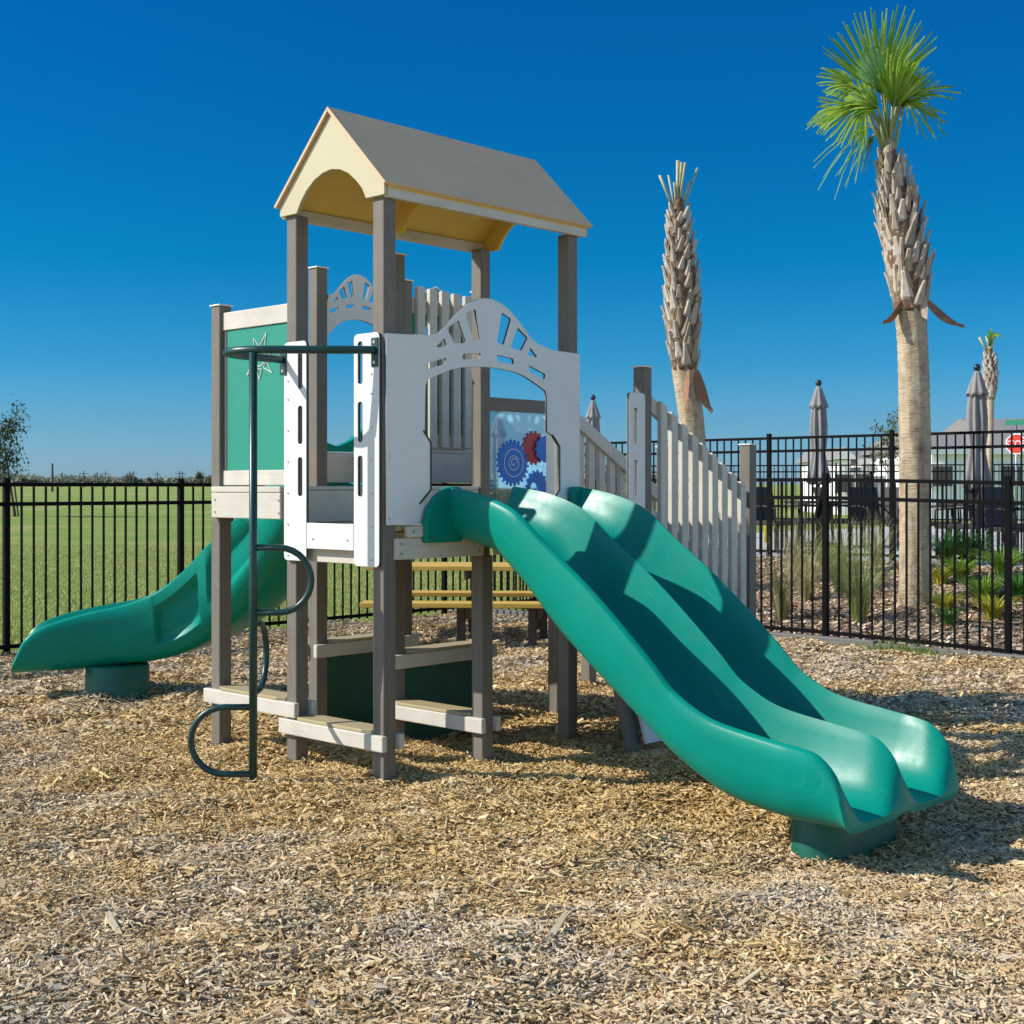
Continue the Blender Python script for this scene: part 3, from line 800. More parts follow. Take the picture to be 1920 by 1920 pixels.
bands = [(2.6, 5.6, 165000, .0215, .0084, .0032, True), (5.6, 8.2, 150000, .024, .0092, .0035, True), (8.2, 16.8, 160000, .031, .012, .005, False)]
for i, (y0, y1, n, l, w, th, bx) in enumerate(bands):
    x, y = scatter(n, y0, y1, inside=play)
    z = ground_z(x, y) + RNG.uniform(-.010, .012, len(x))
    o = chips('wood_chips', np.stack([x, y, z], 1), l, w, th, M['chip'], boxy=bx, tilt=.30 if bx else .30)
    tag(o, ('loose tan wood chips in the foreground', 'loose wood chips around the tower and slide', 'loose wood chips behind the tower up to the fences')[i], 'wood chips', kind='stuff')
# chips heaped against everything that stands in the mulch
pts = []
for a, b, h, c_ in POSTS: w_ = W(a, b); pts.append((w_.x, w_.y, .062, 150))
w_ = W(px/L, py/L); pts.append((w_.x, w_.y, .024, 90))
for k in range(14):
    w_ = W(1.33 + .40*math.cos(k*PI/7), -2.93 + .20*math.sin(k*PI/7)); pts.append((w_.x, w_.y, .05, 50))
    pts.append((-2.88 + .225*math.cos(k*PI/7), 10.02 + .225*math.sin(k*PI/7), .02, 40))
HX = []
for x_, y_, r_, n_ in pts:
    aa = RNG.uniform(0, 2*PI, n_); rr = r_ + np.abs(RNG.normal(0, .045, n_)); X_, Y_ = x_ + rr*np.cos(aa), y_ + rr*np.sin(aa)
    HX.append(np.stack([X_, Y_, ground_z(X_, Y_) + np.clip(.034 - .28*(rr-r_), .002, .034)*RNG.uniform(.1, 1, n_)], 1))
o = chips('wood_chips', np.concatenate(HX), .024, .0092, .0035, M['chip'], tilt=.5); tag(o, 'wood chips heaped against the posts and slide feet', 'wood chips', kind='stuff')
# a few larger blocks of wood in the foreground
x, y = scatter(420, 3.4, 7.0, inside=play)
o = chips('wood_chips', np.stack([x, y, ground_z(x, y)+.012], 1), .050, .018, .007, M['chip'], tilt=.3); tag(o, 'larger broken wood pieces lying on the chips', 'wood chips', kind='stuff')
M['bedchip'] = (lambda n: (n.base(mulch_colors(n, dark=True)), n.rough(.9), n.m)[2])(NT('bark_chip'))
x = RNG.uniform(-3, 10, 90000); y = RNG.uniform(9, 24, 90000); q = (right_dist(x, y) > .05) & (right_dist(x, y) < POOLD) & (left_dist(x, y) < -.6) & (np.abs(x) < .45*y+1); x, y = x[q], y[q]
o = chips('bark_chips', np.stack([x, y, bed_z(x, y)+.012], 1), .05, .024, .006, M['bedchip'], boxy=False, tilt=.4); tag(o, 'brown bark chips covering the planting bed', 'bark chips', kind='stuff')

# grass blades: field edge beyond the left fence
def leaf_mat(name, c0, c1, rough=.5, trans=.35):
    n = NT(name); geo = n.add('ShaderNodeNewGeometry')
    c = n.ramp(geo.outputs['Random Per Island'], [(0, c0), (1, c1)])
    n.base(c); n.rough(rough)
    tr = n.add('ShaderNodeBsdfTranslucent'); n.link(c, tr.inputs['Color'])
    ms = n.add('ShaderNodeMixShader'); ms.inputs[0].default_value = trans
    n.link(n.b.outputs[0], ms.inputs[1]); n.link(tr.outputs[0], ms.inputs[2]); n.link(ms.outputs[0], n.n['Material Output'].inputs['Surface'])
    return n.m
def blades(name, P, h, w, lean, m, seg=1):
    n = len(P); yaw = RNG.uniform(0, 2*PI, n); hh = h*RNG.uniform(.5, 1.4, n); ww = w*RNG.uniform(.7, 1.3, n)
    la = RNG.uniform(0, 2*PI, n); ln = lean*RNG.uniform(.2, 1.2, n)*hh
    s = np.stack([np.cos(yaw), np.sin(yaw), np.zeros(n)], 1)
    tip = P + np.stack([np.cos(la)*ln, np.sin(la)*ln, hh], 1)
    V = np.stack([P - s*ww[:,None]/2, P + s*ww[:,None]/2, tip], 1)
    me = bpy.data.meshes.new(name); me.vertices.add(n*3); me.vertices.foreach_set('co', V.reshape(-1).astype(np.float32))
    me.loops.add(n*3); me.loops.foreach_set('vertex_index', np.arange(n*3, dtype=np.int32))
    me.polygons.add(n); me.polygons.foreach_set('loop_start', np.arange(0, n*3, 3, dtype=np.int32)); me.polygons.foreach_set('loop_total', np.full(n, 3, dtype=np.int32))
    me.update(calc_edges=True); return new_obj(name, me, m)
M['blade'] = leaf_mat('grass_blade', (.27,.36,.065), (.54,.52,.20))
x = RNG.uniform(-14, 3, 300000); y = 12 + 22*RNG.uniform(0, 1, 300000)**1.6
q = (left_dist(x, y) > .12) & (np.abs(x) < .42*y+.6) & (x < 3.0) & (left_dist(x, y) > .12); x, y = x[q], y[q]
o = blades('grass', np.stack([x, y, -.045 + .006*left_dist(x, y)], 1), .032, .014, .9, M['blade']); tag(o, 'short green field grass just beyond the left fence', 'grass', kind='stuff')

# ------------------------------------------------------------------ fences
def fence(name, label, p0, direc, n0, n1, zf, ht, rails=(.0, -.17, None), end_extra=None):
    """posts every bay from index n0 to n1; each bay is one panel of rails and pickets"""
    root = empty('metal_fence', label, 'fence', (p0.x, p0.y, 0), math.atan2(direc.y, direc.x))
    xs = [k*BAY for k in range(n0, n1+1)]
    if end_extra is not None: xs.append(end_extra)
    for i, x in enumerate(xs):
        wp = Vector((p0.x, p0.y)) + direc*x; g = zf(wp.x, wp.y)
        bm = bmesh.new(); box(bm, x-.026, x+.026, -.026, .026, g-.15, g+ht+.035)
        po = obj('fence_post', bm, M['black_metal'], root, bevel=.002)
        bm = bmesh.new(); box(bm, x-.030, x+.030, -.030, .030, g+ht+.036, g+ht+.046)
        obj('post_cap', bm, M['black_metal'], po, bevel=.003)
    for i in range(len(xs)-1):
        x0, x1 = xs[i]+.027, xs[i+1]-.027
        w0 = Vector((p0.x, p0.y)) + direc*xs[i]; w1 = Vector((p0.x, p0.y)) + direc*xs[i+1]
        g0, g1 = zf(w0.x, w0.y), zf(w1.x, w1.y)
        bm = bmesh.new()
        for dz in (ht-.018, ht-.195, .075):
            beam(bm, (x0, 0, g0+dz), (x1, 0, g1+dz), .026, .036)
        n = max(2, int(round((x1-x0)/.1195)))
        for k in range(1, n):
            t = k/n; x = x0+(x1-x0)*t; g = g0+(g1-g0)*t
            box(bm, x-.0085, x+.0085, -.0085, .0085, g+.035, g+ht-.037)
        obj('picket_panel', bm, M['black_metal'], root)
    return root
zero = lambda x, y: 0.0
fence('metal_fence', 'long black picket fence at the left, between the wood chips and the green field', PL, E1, -2, 4, lambda x, y: -.015, 1.560)
fence('metal_fence', 'near black picket fence at the right, between the wood chips and the palm bed', PR, E2, -3, 2, lambda x, y: .01-.036*max(0, -((x-PR.x)*E2.x+(y-PR.y)*E2.y))/1.83, 1.585, end_extra=4.866)
PQ = Vector((3.52, 18.78))
fence('metal_fence', 'taller black pool fence on raised ground behind the big palm', PQ, E2, -5, 3, lambda x, y: POOLZ, 1.635)
PF = Vector((.1874*38.5, 38.5))
fence('metal_fence', 'distant black fence on the far side of the pool by the houses', PF, Vector((.97,-.243)), -4, 9, lambda x, y: POOLZ, 1.58)
# timber border along the right fence
M['timber'] = lumber('grey_timber', (.17,.16,.145), 0, .25)
root = empty('timber_border', 'weathered grey timber edging along the foot of the right fence', 'edging', (PR.x, PR.y, 0), math.atan2(E2.y, E2.x))
for k in range(-3, 3):
    bm = bmesh.new(); x0 = k*2.1-.6; dz = -.02*max(0, -k)
    box(bm, x0+.006, x0+2.094, .055, .145, -.1+dz, .055+dz); obj('timber', bm, M['timber'], root, bevel=.008)
# weeds at the timber
x = []; 
pt = lp(-.95, -.20)
P = np.stack([pt.x + RNG.normal(0, .22, 500), pt.y + RNG.normal(0, .22, 500), np.full(500, -.02)], 1)
dd = (P[:,0]-PR.x)*E1.x + (P[:,1]-PR.y)*E1.y; P = P[(dd < -.13) & (dd > -.42)]
o = blades('weed_grass', P, .10, .012, .8, leaf_mat('weed_blade', (.10,.20,.02), (.22,.32,.04))); tag(o, 'small patch of bright green weeds against the grey timber edging', 'weeds', kind='stuff')

# ------------------------------------------------------------------ picnic table
M['yel_x'] = lumber('yellow_lumber', (.62,.40,.085), 0, .10)
M['dkbrown'] = lumber('dark_brown_lumber', (.055,.042,.034), 2, .2)
T = empty('picnic_table', 'picnic table with yellow planks and dark brown legs behind the tower', 'picnic table', (-.45, 13.72, 0), R(-3))
def tb(name, m, *a, parent=T, bevel=.006):
    bm = bmesh.new(); box(bm, *a); return obj(name, bm, m, parent, bevel=bevel)
top_ = bpy.data.objects.new('tabletop', None); COL.objects.link(top_); top_.parent = T
for k in range(5): tb('plank', M['yel_x'], -.95, .95, -.37+.15*k, -.37+.15*k+.14, .69, .735, parent=top_)
for s in (-1, 1):
    st = bpy.data.objects.new('bench_seat', None); COL.objects.link(st); st.parent = T
    for k in range(2): tb('plank', M['yel_x'], -.95, .95, s*.66-.14+.145*k, s*.66-.14+.145*k+.135, .365, .41, parent=st)
for x in (-.70, 0.0, .68):
    fr = bpy.data.objects.new('leg_frame', None); COL.objects.link(fr); fr.parent = T
    tb('leg', M['dkbrown'], x-.04, x+.04, -.70, -.60, -.1, .362, parent=fr)
    tb('leg', M['dkbrown'], x-.04, x+.04, .60, .70, -.1, .362, parent=fr)
    tb('leg', M['dkbrown'], x+.045, x+.125, -.05, .05, -.1, .688, parent=fr)
    tb('crossbar', M['dkbrown'], x+.043, x+.083, -.72, .72, .25, .355, parent=fr)
    tb('crossbar', M['dkbrown'], x+.003, x+.043, -.36, .36, .60, .688, parent=fr)

# ------------------------------------------------------------------ palms
def trunk_mat():
    n = NT('palm_trunk'); v = n.coord((1,1,1))
    rings = n.noise(n.coord((4.5,4.5,24)), 2.0, 5, .7); f = n.noise(v, 7, 5, .7)
    a = n.ramp(f, [(.25,(.30,.225,.145)),(.5,(.50,.40,.265)),(.75,(.60,.50,.35))])
    b = n.ramp(rings, [(.30,(.66,.63,.58)),(.5,(1,1,1)),(.7,(1.06,1.05,1.03))])
    st = n.ramp(n.noise(n.coord((5,5,.9)), 1.5, 6, .75), [(.36,(.58,.53,.48)),(.52,(1,1,1)),(.75,(1.06,1.03,1.0))])
    n.base(n.mix(1, n.mix(1, a, b, 'MULTIPLY'), st, 'MULTIPLY')); n.rough(.85); n.bump(rings, .8, .02)
    return n.m
M['trunk'] = trunk_mat()
def boot_mat():
    n = NT('palm_boot'); geo = n.add('ShaderNodeNewGeometry')
    c = n.ramp(geo.outputs['Random Per Island'], [(0,(.30,.24,.18)),(.4,(.50,.42,.33)),(.8,(.62,.55,.45)),(1,(.42,.31,.22))])
    f = n.noise(n.coord((14,14,3)), 3, 4, .7); b = n.ramp(f, [(.3,(.65,.62,.6)),(.7,(1.1,1.1,1.1))])
    n.base(n.mix(1, c, b, 'MULTIPLY')); n.rough(.85); n.bump(f, .5, .01); return n.m
M['boot'] = boot_mat()
M['fibre'] = plain('palm_fibre', (.17,.105,.06), .95, .45, 14, .6, 60, stretch=(3,3,.6))
M['husk'] = plain('dry_brown_husk', (.30,.14,.075), .8, .3, 12)
M['frond'] = leaf_mat('palm_frond', (.17,.38,.03), (.56,.68,.13), .35, .45)
M['frond_pale'] = leaf_mat('palm_frond_young', (.24,.50,.20), (.38,.60,.30), .45, .3)
M['petiole'] = plain('palm_petiole', (.30,.36,.15), .5, .2, 10)
M['stub'] = plain('cut_petiole', (.40,.40,.24), .6, .2, 10)

def curve_at(path, z):
    zs = [p[2] for p in path]
    return interp(zs, [p[0] for p in path], z), interp(zs, [p[1] for p in path], z), interp(zs, [p[3] for p in path], z)
def palm(label, base, path, boots_z, n_boot, boot_len, boot_w):
    """path: (dx, dy, z, radius)"""
    root = empty('palm_tree', label, 'palm tree', base, 0)
    bm = bmesh.new(); zs = np.linspace(path[0][2], path[-1][2], 90); N = 28; loops = []
    for i, z in enumerate(zs):
        x, y, r = curve_at(path, z)
        loops.append([(x + r*(1+.03*math.sin(k*1.7+z*3)+.02*math.sin(z*55+k*.4))*math.cos(2*PI*k/N), y + r*(1+.03*math.sin(k*1.7+z*3)+.02*math.sin(z*55+k*.4))*math.sin(2*PI*k/N), z) for k in range(N)])
    loft(bm, loops); obj('trunk', bm, M['trunk'], root, smooth=True)
    # brown fibre between the old leaf bases
    zs2 = np.linspace(boots_z[0]-.02, boots_z[1]+.18, 40); lp2 = []
    for i, z in enumerate(zs2):
        x, y, r = curve_at(path, min(z, path[-1][2])); rr = r*(1.04 if 0 < i < 39 else 1.0)
        lp2.append([(x + rr*(1+.05*math.sin(k*2.3+i*1.9))*math.cos(2*PI*k/N), y + rr*(1+.05*math.sin(k*2.3+i*1.9))*math.sin(2*PI*k/N), z) for k in range(N)])
    bm = bmesh.new(); loft(bm, lp2); obj('fibre_sheath', bm, M['fibre'], root, smooth=True)
    # old leaf bases: split, upward pointing woody straps in a spiral
    bm = bmesh.new(); rnd = random.Random(len(label))
    for i in range(n_boot):
        t = (i+.5)/n_boot; z = boots_z[0] + (boots_z[1]-boots_z[0])*t
        x, y, r = curve_at(path, z); an = i*2.39996 + rnd.uniform(-.18,.18)
        ln = boot_len*rnd.uniform(.7,1.08)*(1-.35*t); w = boot_w*rnd.uniform(.8,1.2)*(1-.3*t); out = rnd.uniform(.18,.40)
        d = Vector((math.cos(an), math.sin(an), 0)); s = Vector((-d.y, d.x, 0)); up = Vector((0,0,1))
        skew = rnd.choice((-1,1))*rnd.uniform(.1,.55)
        p0 = Vector((x, y, z)) + d*(r*1.0)
        secs = []
        for tt, ww, dz, do, th in ((0,.72,-.06,-.10,.004),(.12,.92,.10,.0,.022),(.35,.78,.34,.06,.028),(.7,.50,.72,.30,.026),(.92,.40,.93,.52,.020),(1,.30,1.0,.60,.010)):
            c = p0 + up*ln*dz + d*(ln*out*do*1.25) + s*(skew*ln*.5*tt)
            secs.append([c - s*w*ww/2 , c - s*w*ww*.25 + d*th, c + s*w*ww*.25 + d*th, c + s*w*ww/2, c - d*.006])
        loft(bm, secs)
    obj('leaf_bases', bm, M['boot'], root)
    return root
def husk(root, p, az, ln, w, drop, m):
    """dead leaf base hanging off the trunk"""
    bm = bmesh.new(); d = Vector((math.cos(az), math.sin(az), 0)); s = (Vector((-d.y, d.x, 0))*.55 + Vector((d.x*.3, d.y*.3, .78))).normalized(); secs = []
    for t in np.linspace(0, 1, 7):
        c = Vector(p) + d*ln*(t*math.cos(drop)) + Vector((0,0,-ln*t*math.sin(drop) - .05*math.sin(PI*t)))
        ww = w*(.5+.6*math.sin(PI*min(1,t*1.1+.15)))*(1 if t < .8 else .75)
        secs.append([c - s*ww/2, c + d*.0 + Vector((0,0,.02)), c + s*ww/2, c + Vector((0,0,-.012))])
    loft(bm, secs); obj('dead_husk', bm, m, root)
def fan(root, hub, direc, up, radius, spread, n, m, droop=.12, fold=.25, pet_from=None, w0=.045, name='frond', ragged=.12, split=.46):
    """a palmate leaf: blades joined near the hub, free and narrow at the tips"""
    bm = bmesh.new(); d = Vector(direc).normalized(); u = Vector(up); u = (u - d*u.dot(d)).normalized(); s = d.cross(u); hub = Vector(hub)
    rnd = random.Random(int(abs(hub.x*977+hub.z*331))+n)
    for i in range(n):
        t = -1 + 2*(i+.5)/n; an = t*spread/2 + rnd.uniform(-.02,.02)
        ln = radius*(1-.22*t*t)*rnd.uniform(1-ragged, 1+ragged*.5)
        dr = (d*math.cos(an) + s*math.sin(an)).normalized(); side = (s*math.cos(an) - d*math.sin(an)).normalized()
        off = u*fold*(abs(t)-.4)*radius*.3
        gap = radius*split*spread/n
        prev = None
        zig = u*(.014 if i % 2 else -.014)
        for q in (0.0, split*.5, split, split+.35*(1-split), split+.7*(1-split), 1.0):
            ww = (q*spread/n*radius*.66) if q <= split else gap*.62*(1-.72*(q-split)/(1-split))+.001
            c = hub + dr*ln*q + off*q + Vector((0,0,-droop*radius*q*q*q*rnd.uniform(.7,1.3))) + zig*min(1, q*2)
            a = bm.verts.new(c - side*ww + u*.006); mid = bm.verts.new(c - u*.010); b = bm.verts.new(c + side*ww + u*.006)
            if prev:
                bm.faces.new((prev[0], prev[1], mid, a)); bm.faces.new((prev[1], prev[2], b, mid))
            prev = (a, mid, b)
    me = bpy.data.meshes.new(name); bm.to_mesh(me); bm.free(); o = new_obj(name, me, m, root)
    if pet_from is not None:
        bm = bmesh.new(); p0 = Vector(pet_from); p1 = hub; md = (p0+p1)/2 + Vector((0,0,.05))
        tube(bm, [p0, md, p1, hub + d*radius*.3], [.022,.016,.012,.004], 6); obj('petiole', bm, M['petiole'], o, smooth=True)
    return o

# big palm: 1 px of the photo is about 5.8 mm at its distance
k = 14.9/2572.3
BPX, BPY = 4.373, 14.9
def bp(x, y): return ((x-1715)*k, (914-y)*k+1.5)       # offsets in the plane of the trunk
tp = []
for x, y, w in ((1716,1200,72),(1716,1150,66),(1716,1090,60),(1716,900,57),(1714,760,57),(1711,640,56),(1708,590,58),(1702,520,66),(1690,440,72),(1680,380,56),(1672,330,44),(1667,295,32),(1666,262,22)):
    dx, z = bp(x, y); tp.append((dx, 0, z-.0, w*k/2))
tp = sorted(tp, key=lambda q: q[2])
P1 = palm('tall palm with a green fan crown, leaning slightly left, behind the near right fence', (BPX, BPY, 0), tp, (bp(0,582)[1], bp(0,312)[1]), 118, .33, .135)
def hp(x, y, dy=0): dx, z = bp(x, y); return (dx, dy, z)
husk(P1, hp(1690,566,-.08), PI+.35, .36, .13, .75, M['husk']); husk(P1, hp(1735,566,-.06), -.1, .48, .12, .62, M['husk']); husk(P1, hp(1722,562,-.16), -PI/2+.35, .24, .10, 1.25, M['boot'])
top1 = hp(1667, 275)
fan(P1, hp(1652,178,-.02), (-.06,-.10,1), (0,-1,.1), 168*k, R(108), 30, M['frond'], .02, .3, top1)
fan(P1, hp(1668,172,.16), (.08,.15,1), (0,-1,.1), 156*k, R(54), 18, M['frond'], .02, .3, top1)
fan(P1, hp(1648,182,-.20), (-.50,-.35,.62), (-.3,-.8,.5), 92*k, R(58), 14, M['frond_pale'], .02, .35, top1, split=.75)
fan(P1, hp(1600,172,-.12), (-.95,-.25,.30), (.1,-.85,.6), 80*k, R(112), 22, M['frond'], .14, .3, top1)
fan(P1, hp(1606,200,.10), (-1,.15,-.06), (.0,-.5,.8), 84*k, R(84), 18, M['frond'], .30, .3, top1, ragged=.3)
fan(P1, hp(1610,205,-.22), (-.72,-.30,-.62), (-.3,-.9,.2), 104*k, R(92), 24, M['frond'], .10, .3, top1)
fan(P1, hp(1690,165,.10), (.80,.35,.45), (.3,-.6,.6), 58*k, R(110), 16, M['frond'], .22, .3, top1, ragged=.4, split=.2)
fan(P1, hp(1682,176,-.15), (.50,-.35,.65), (.5,-.8,.3), 56*k, R(100), 14, M['frond'], .10, .3, top1)
fan(P1, hp(1690,190,-.10), (.62,-.15,-.55), (.4,-.8,.3), 72*k, R(100), 9, M['frond'], .30, .3, top1, ragged=.5, split=.15)
fan(P1, hp(1640,250,.05), (-.5,.1,-.9), (-.3,-.9,.2), 95*k, R(50), 9, M['frond'], .20, .3, top1, ragged=.5, split=.15)
fan(P1, hp(1660,190,-.05), (.1,-.3,1), (0,-1,.2), 95*k, R(70), 12, M['frond'], .02, .3, top1)
fan(P1, hp(1636,214,-.24), (-.80,-.4,.42), (-.1,-.9,.4), 88*k, R(112), 20, M['frond'], .10, .3, top1)
fan(P1, hp(1664,214,-.22), (.10,-.45,.95), (0,-1,.3), 96*k, R(84), 18, M['frond'], .04, .3, top1, split=.6)
fan(P1, hp(1680,206,-.10), (.50,-.3,.85), (.3,-.9,.2), 92*k, R(80), 20, M['frond'], .10, .3, top1)
fan(P1, hp(1640,200,.20), (-.62,.5,.70), (-.2,-.8,.5), 112*k, R(84), 22, M['frond'], .05, .3, top1)
fan(P1, hp(1698,188,.16), (.9,.3,.12), (.2,-.6,.7), 84*k, R(60), 10, M['frond'], .28, .3, top1, ragged=.5, split=.12)
fan(P1, hp(1625,235,.0), (-.6,-.1,-.8), (-.3,-.9,.2), 112*k, R(64), 12, M['frond'], .18, .3, top1, ragged=.5, split=.14)
fan(P1, hp(1680,182,-.05), (.92,-.1,.22), (.1,-.5,.85), 98*k, R(80), 7, M['frond'], .12, .25, top1, ragged=.6, split=.07)
bm = bmesh.new()
for (x0,y0,x1,y1,dy) in ((1655,280,1610,190,-.12),(1664,270,1606,152,-.06),(1668,275,1668,170,-.18),(1660,285,1640,215,-.15),(1676,280,1690,200,-.1)):
    a, b = Vector(hp(x0,y0,-.02)), Vector(hp(x1,y1,dy)); tube(bm, [a, (a+b)/2, b], [.026,.018,.012], 7)
obj('cut_petioles', bm, M['petiole'], P1, smooth=True)

# second palm, cropped crown
k2 = 16.5/2572.3
def q2(x, y): return ((x-1298)*k2, (914-y)*k2+1.5)
tp = []
for x, y, w in ((1301,1130,60),(1300,1000,54),(1299,860,50),(1296,790,47),(1288,730,46),(1283,690,46),(1281,640,52),(1279,570,58),(1276,500,50),(1273,440,36),(1272,400,26),(1272,385,18)):
    dx, z = q2(x, y); tp.append((dx, 0, z, w*k2/2))
tp = sorted(tp, key=lambda q: q[2])
P2 = palm('leafless palm with cut fronds and a hanging brown husk, left of the taller palm', ((1298-960)*k2, 16.5, 0), tp, (q2(0,692)[1], q2(0,402)[1]), 112, .27, .125)
def h2(x, y, dy=0): dx, z = q2(x, y); return (dx, dy, z)
husk(P2, h2(1302,700,-.10), -.55, .52, .16, 1.15, M['husk']); husk(P2, h2(1285,700,-.15), -PI/2-.3, .46, .13, 1.35, M['husk'])
bm = bmesh.new()
for x0, y0, x1, y1, dy, r in ((1264,395,1236,330,-.05,.017),(1266,395,1255,325,.1,.012),(1270,392,1270,303,-.06,.022),(1274,392,1278,304,.02,.022),(1272,392,1283,308,-.10,.014),(1276,395,1291,340,-.05,.012),(1279,395,1309,313,.05,.013),(1268,392,1262,345,-.1,.012)):
    a, b = Vector(h2(x0,y0,0)), Vector(h2(x1,y1,dy)); tube(bm, [a, (a*.5+b*.5), b], [r*.9, r, r*1.1], 7)
obj('cut_petioles', bm, M['stub'], P2, smooth=True)

# third, small in the distance
k3 = 30/2572.3
def q3(x, y): return ((x-1857)*k3, (914-y)*k3+1.5)
tp = []
for x, y, w in ((1856,1000,14),(1856,860,13),(1857,800,12),(1857,750,14),(1857,720,22),(1857,690,22),(1856,665,14),(1855,650,8)):
    dx, z = q3(x, y); tp.append((dx, 0, z, w*k3/2))
tp = sorted(tp, key=lambda q: q[2])
P3 = palm('small far palm with a stubby green tuft behind the right closed umbrella', ((1857-960)*k3, 30, 0), tp, (q3(0,748)[1], q3(0,668)[1]), 60, .22, .12)
def h3(x, y, dy=0): dx, z = q3(x, y); return (dx, dy, z)
fan(P3, h3(1856,652), (.06,-.1,1), (0,-1,.1), 36*k3, R(40), 9, M['frond'], .05, .3, split=.8)
fan(P3, h3(1859,628,-.05), (.9,-.2,.1), (0,-.6,.8), 16*k3, R(90), 8, M['frond'], .3, .3, split=.6)
bm = bmesh.new()
for x0, y0, x1, y1 in ((1852,660,1836,632),(1855,660,1850,630),(1858,660,1864,625)):
    a, b = Vector(h3(x0,y0)), Vector(h3(x1,y1)); tube(bm, [a, (a+b)/2, b], [.03,.028,.03], 6)
obj('cut_petioles', bm, M['stub'], P3, smooth=True)

# ------------------------------------------------------------------ umbrellas
M['canvas'] = plain('grey_canvas', (.25,.235,.23), .9, .12, 5, .3, 40)
M['finial'] = plain('black_finial', (.015,.015,.015), .4)
def umbrella(label, px_, top_y, Y, seed):
    x = (px_-960)/2572.3*Y; zt = 1.5+(914.15-top_y)/2572.3*Y; rnd = random.Random(seed)
    root = empty('patio_umbrella', label, 'umbrella', (x, Y, POOLZ), rnd.uniform(0, 6), 'closed umbrellas by the pool')
    h = zt-POOLZ
    bm = bmesh.new(); tube(bm, [(0,0,0),(0,0,h-.08)], .022, 10); obj('pole', bm, M['finial'], root, smooth=True)
    bm = bmesh.new(); lathe(bm, [(.012,h-.11),(.04,h-.09),(.05,h-.055),(.04,h-.02),(.012,h)], 12); obj('finial', bm, M['finial'], root, smooth=True)
    fat = rnd.uniform(.74, .92); low = rnd.uniform(-.10, .06)
    def cloth(prof, nf, amp, name):
        prof = [(r*fat, z + low*max(0, (h-.9-z))) for r, z in prof]
        bm = bmesh.new(); N = nf*8; loops = []
        for r, z in prof:
            lp_ = []
            for k in range(N):
                a = 2*PI*k/N; rr = r*(1+amp*min(1, r/.08)*math.cos(nf*a+.7*math.sin(3*z)))
                lp_.append((rr*math.cos(a), rr*math.sin(a), z+.02*math.cos(nf*a)*(1 if (r, z) == prof[-1] else 0)))
            loops.append(lp_)
        loft(bm, loops); return obj(name, bm, M['canvas'], root, smooth=True)
    cloth([(.03,h-.10),(.055,h-.14),(.10,h-.26),(.150,h-.40),(.165,h-.44)], 8, .10, 'vent_flap')
    cloth([(.09,h-.36),(.115,h-.46),(.135,h-.75),(.130,h-1.0),(.105,h-1.18),(.120,h-1.28),(.165,h-1.5),(.19,h-1.68)], 8, .22, 'canopy')
    bm = bmesh.new(); lathe(bm, [(.30,0),(.30,.05),(.06,.09),(.05,.14)], 20); obj('base', bm, M['finial'], root, smooth=True)
umbrella('closed grey umbrella standing alone between the two larger palms', 1535, 712, 22, 1)
umbrella('closed grey umbrella overlapping the small far palm at the right', 1832, 682, 19.2, 2)
umbrella('closed grey umbrella rising just right of the white arch panel', 1112, 740, 25.6, 3)
umbrella('closed grey umbrella seen through the clear gear window', 934, 765, 22, 4)

# ------------------------------------------------------------------ patio furniture
M['wicker'] = plain('dark_wicker', (.022,.019,.017), .6, .3, 40, .3, 90)
def chair(label, x, Y, rz):
    root = empty('patio_chair', label, 'chair', (x, Y, POOLZ), rz, 'dark chairs on the pool deck')
    def cb_(name, *a):
        bm = bmesh.new(); box(bm, *a); return obj(name, bm, M['wicker'], root, bevel=.01)
    cb_('seat', -.27, .27, -.27, .27, .38, .44)
    bm = bmesh.new(); beam(bm, (0, .25, .445), (0, .36, .95), .52, .04, (0,-1,0)); obj('backrest', bm, M['wicker'], root, bevel=.01)
    for sx in (-.25, .25):
        for sy in (-.24, .24): cb_('leg', sx-.018, sx+.018, sy-.018, sy+.018, 0, .378)
        bm = bmesh.new(); tube(bm, [(sx*1.08,.28,.66),(sx*1.08,0,.67),(sx*1.08,-.25,.64),(sx*1.08,-.26,.42)], .016, 8); obj('armrest', bm, M['wicker'], root, smooth=True)
    return root
ch = [(1455,20.6,.6,'dark patio chair at the left end of the pool deck group'),(1500,21.6,-1.9,'dark patio chair left of the lone closed umbrella'),(1578,21.6,1.7,'dark patio chair right of the lone closed umbrella'),
      (1640,20.6,.3,'dark patio chair just left of the tall palm trunk'),(1668,22.5,-.7,'second dark patio chair behind the tall palm trunk'),(1765,20.2,1.2,'dark patio chair just right of the tall palm trunk'),
      (1800,18.9,-2.2,'dark patio chair at the left of the right umbrella'),(1872,19.3,2.0,'dark patio chair at the right of the right umbrella'),(1905,17.6,.4,'dark patio chair nearest the right edge of the photo')]
for x, Y, rz, lb in ch: chair(lb, (x-960)/2572.3*Y, Y, rz)
def ptable(label, px_, Y):
    root = empty('patio_table', label, 'table', ((px_-960)/2572.3*Y, Y, POOLZ), 0, 'round tables below the pool umbrellas')
    bm = bmesh.new()
    N = 28
    loft(bm, [[(rr*math.cos(2*PI*q/N), rr*math.sin(2*PI*q/N), z) for q in range(N)] for rr, z in ((.52,.69),(.55,.70),(.55,.725),(.53,.73))]); obj('tabletop', bm, M['wicker'], root)
    for q in range(4):
        a = PI/4+q*PI/2; bm = bmesh.new(); tube(bm, [(.42*math.cos(a), .42*math.sin(a), 0), (.36*math.cos(a), .36*math.sin(a), .69)], .02, 8); obj('leg', bm, M['wicker'], root, smooth=True)
ptable('round dark table around the pole of the lone closed umbrella', 1535, 22); ptable('round dark table around the pole of the right umbrella', 1832, 19.2)

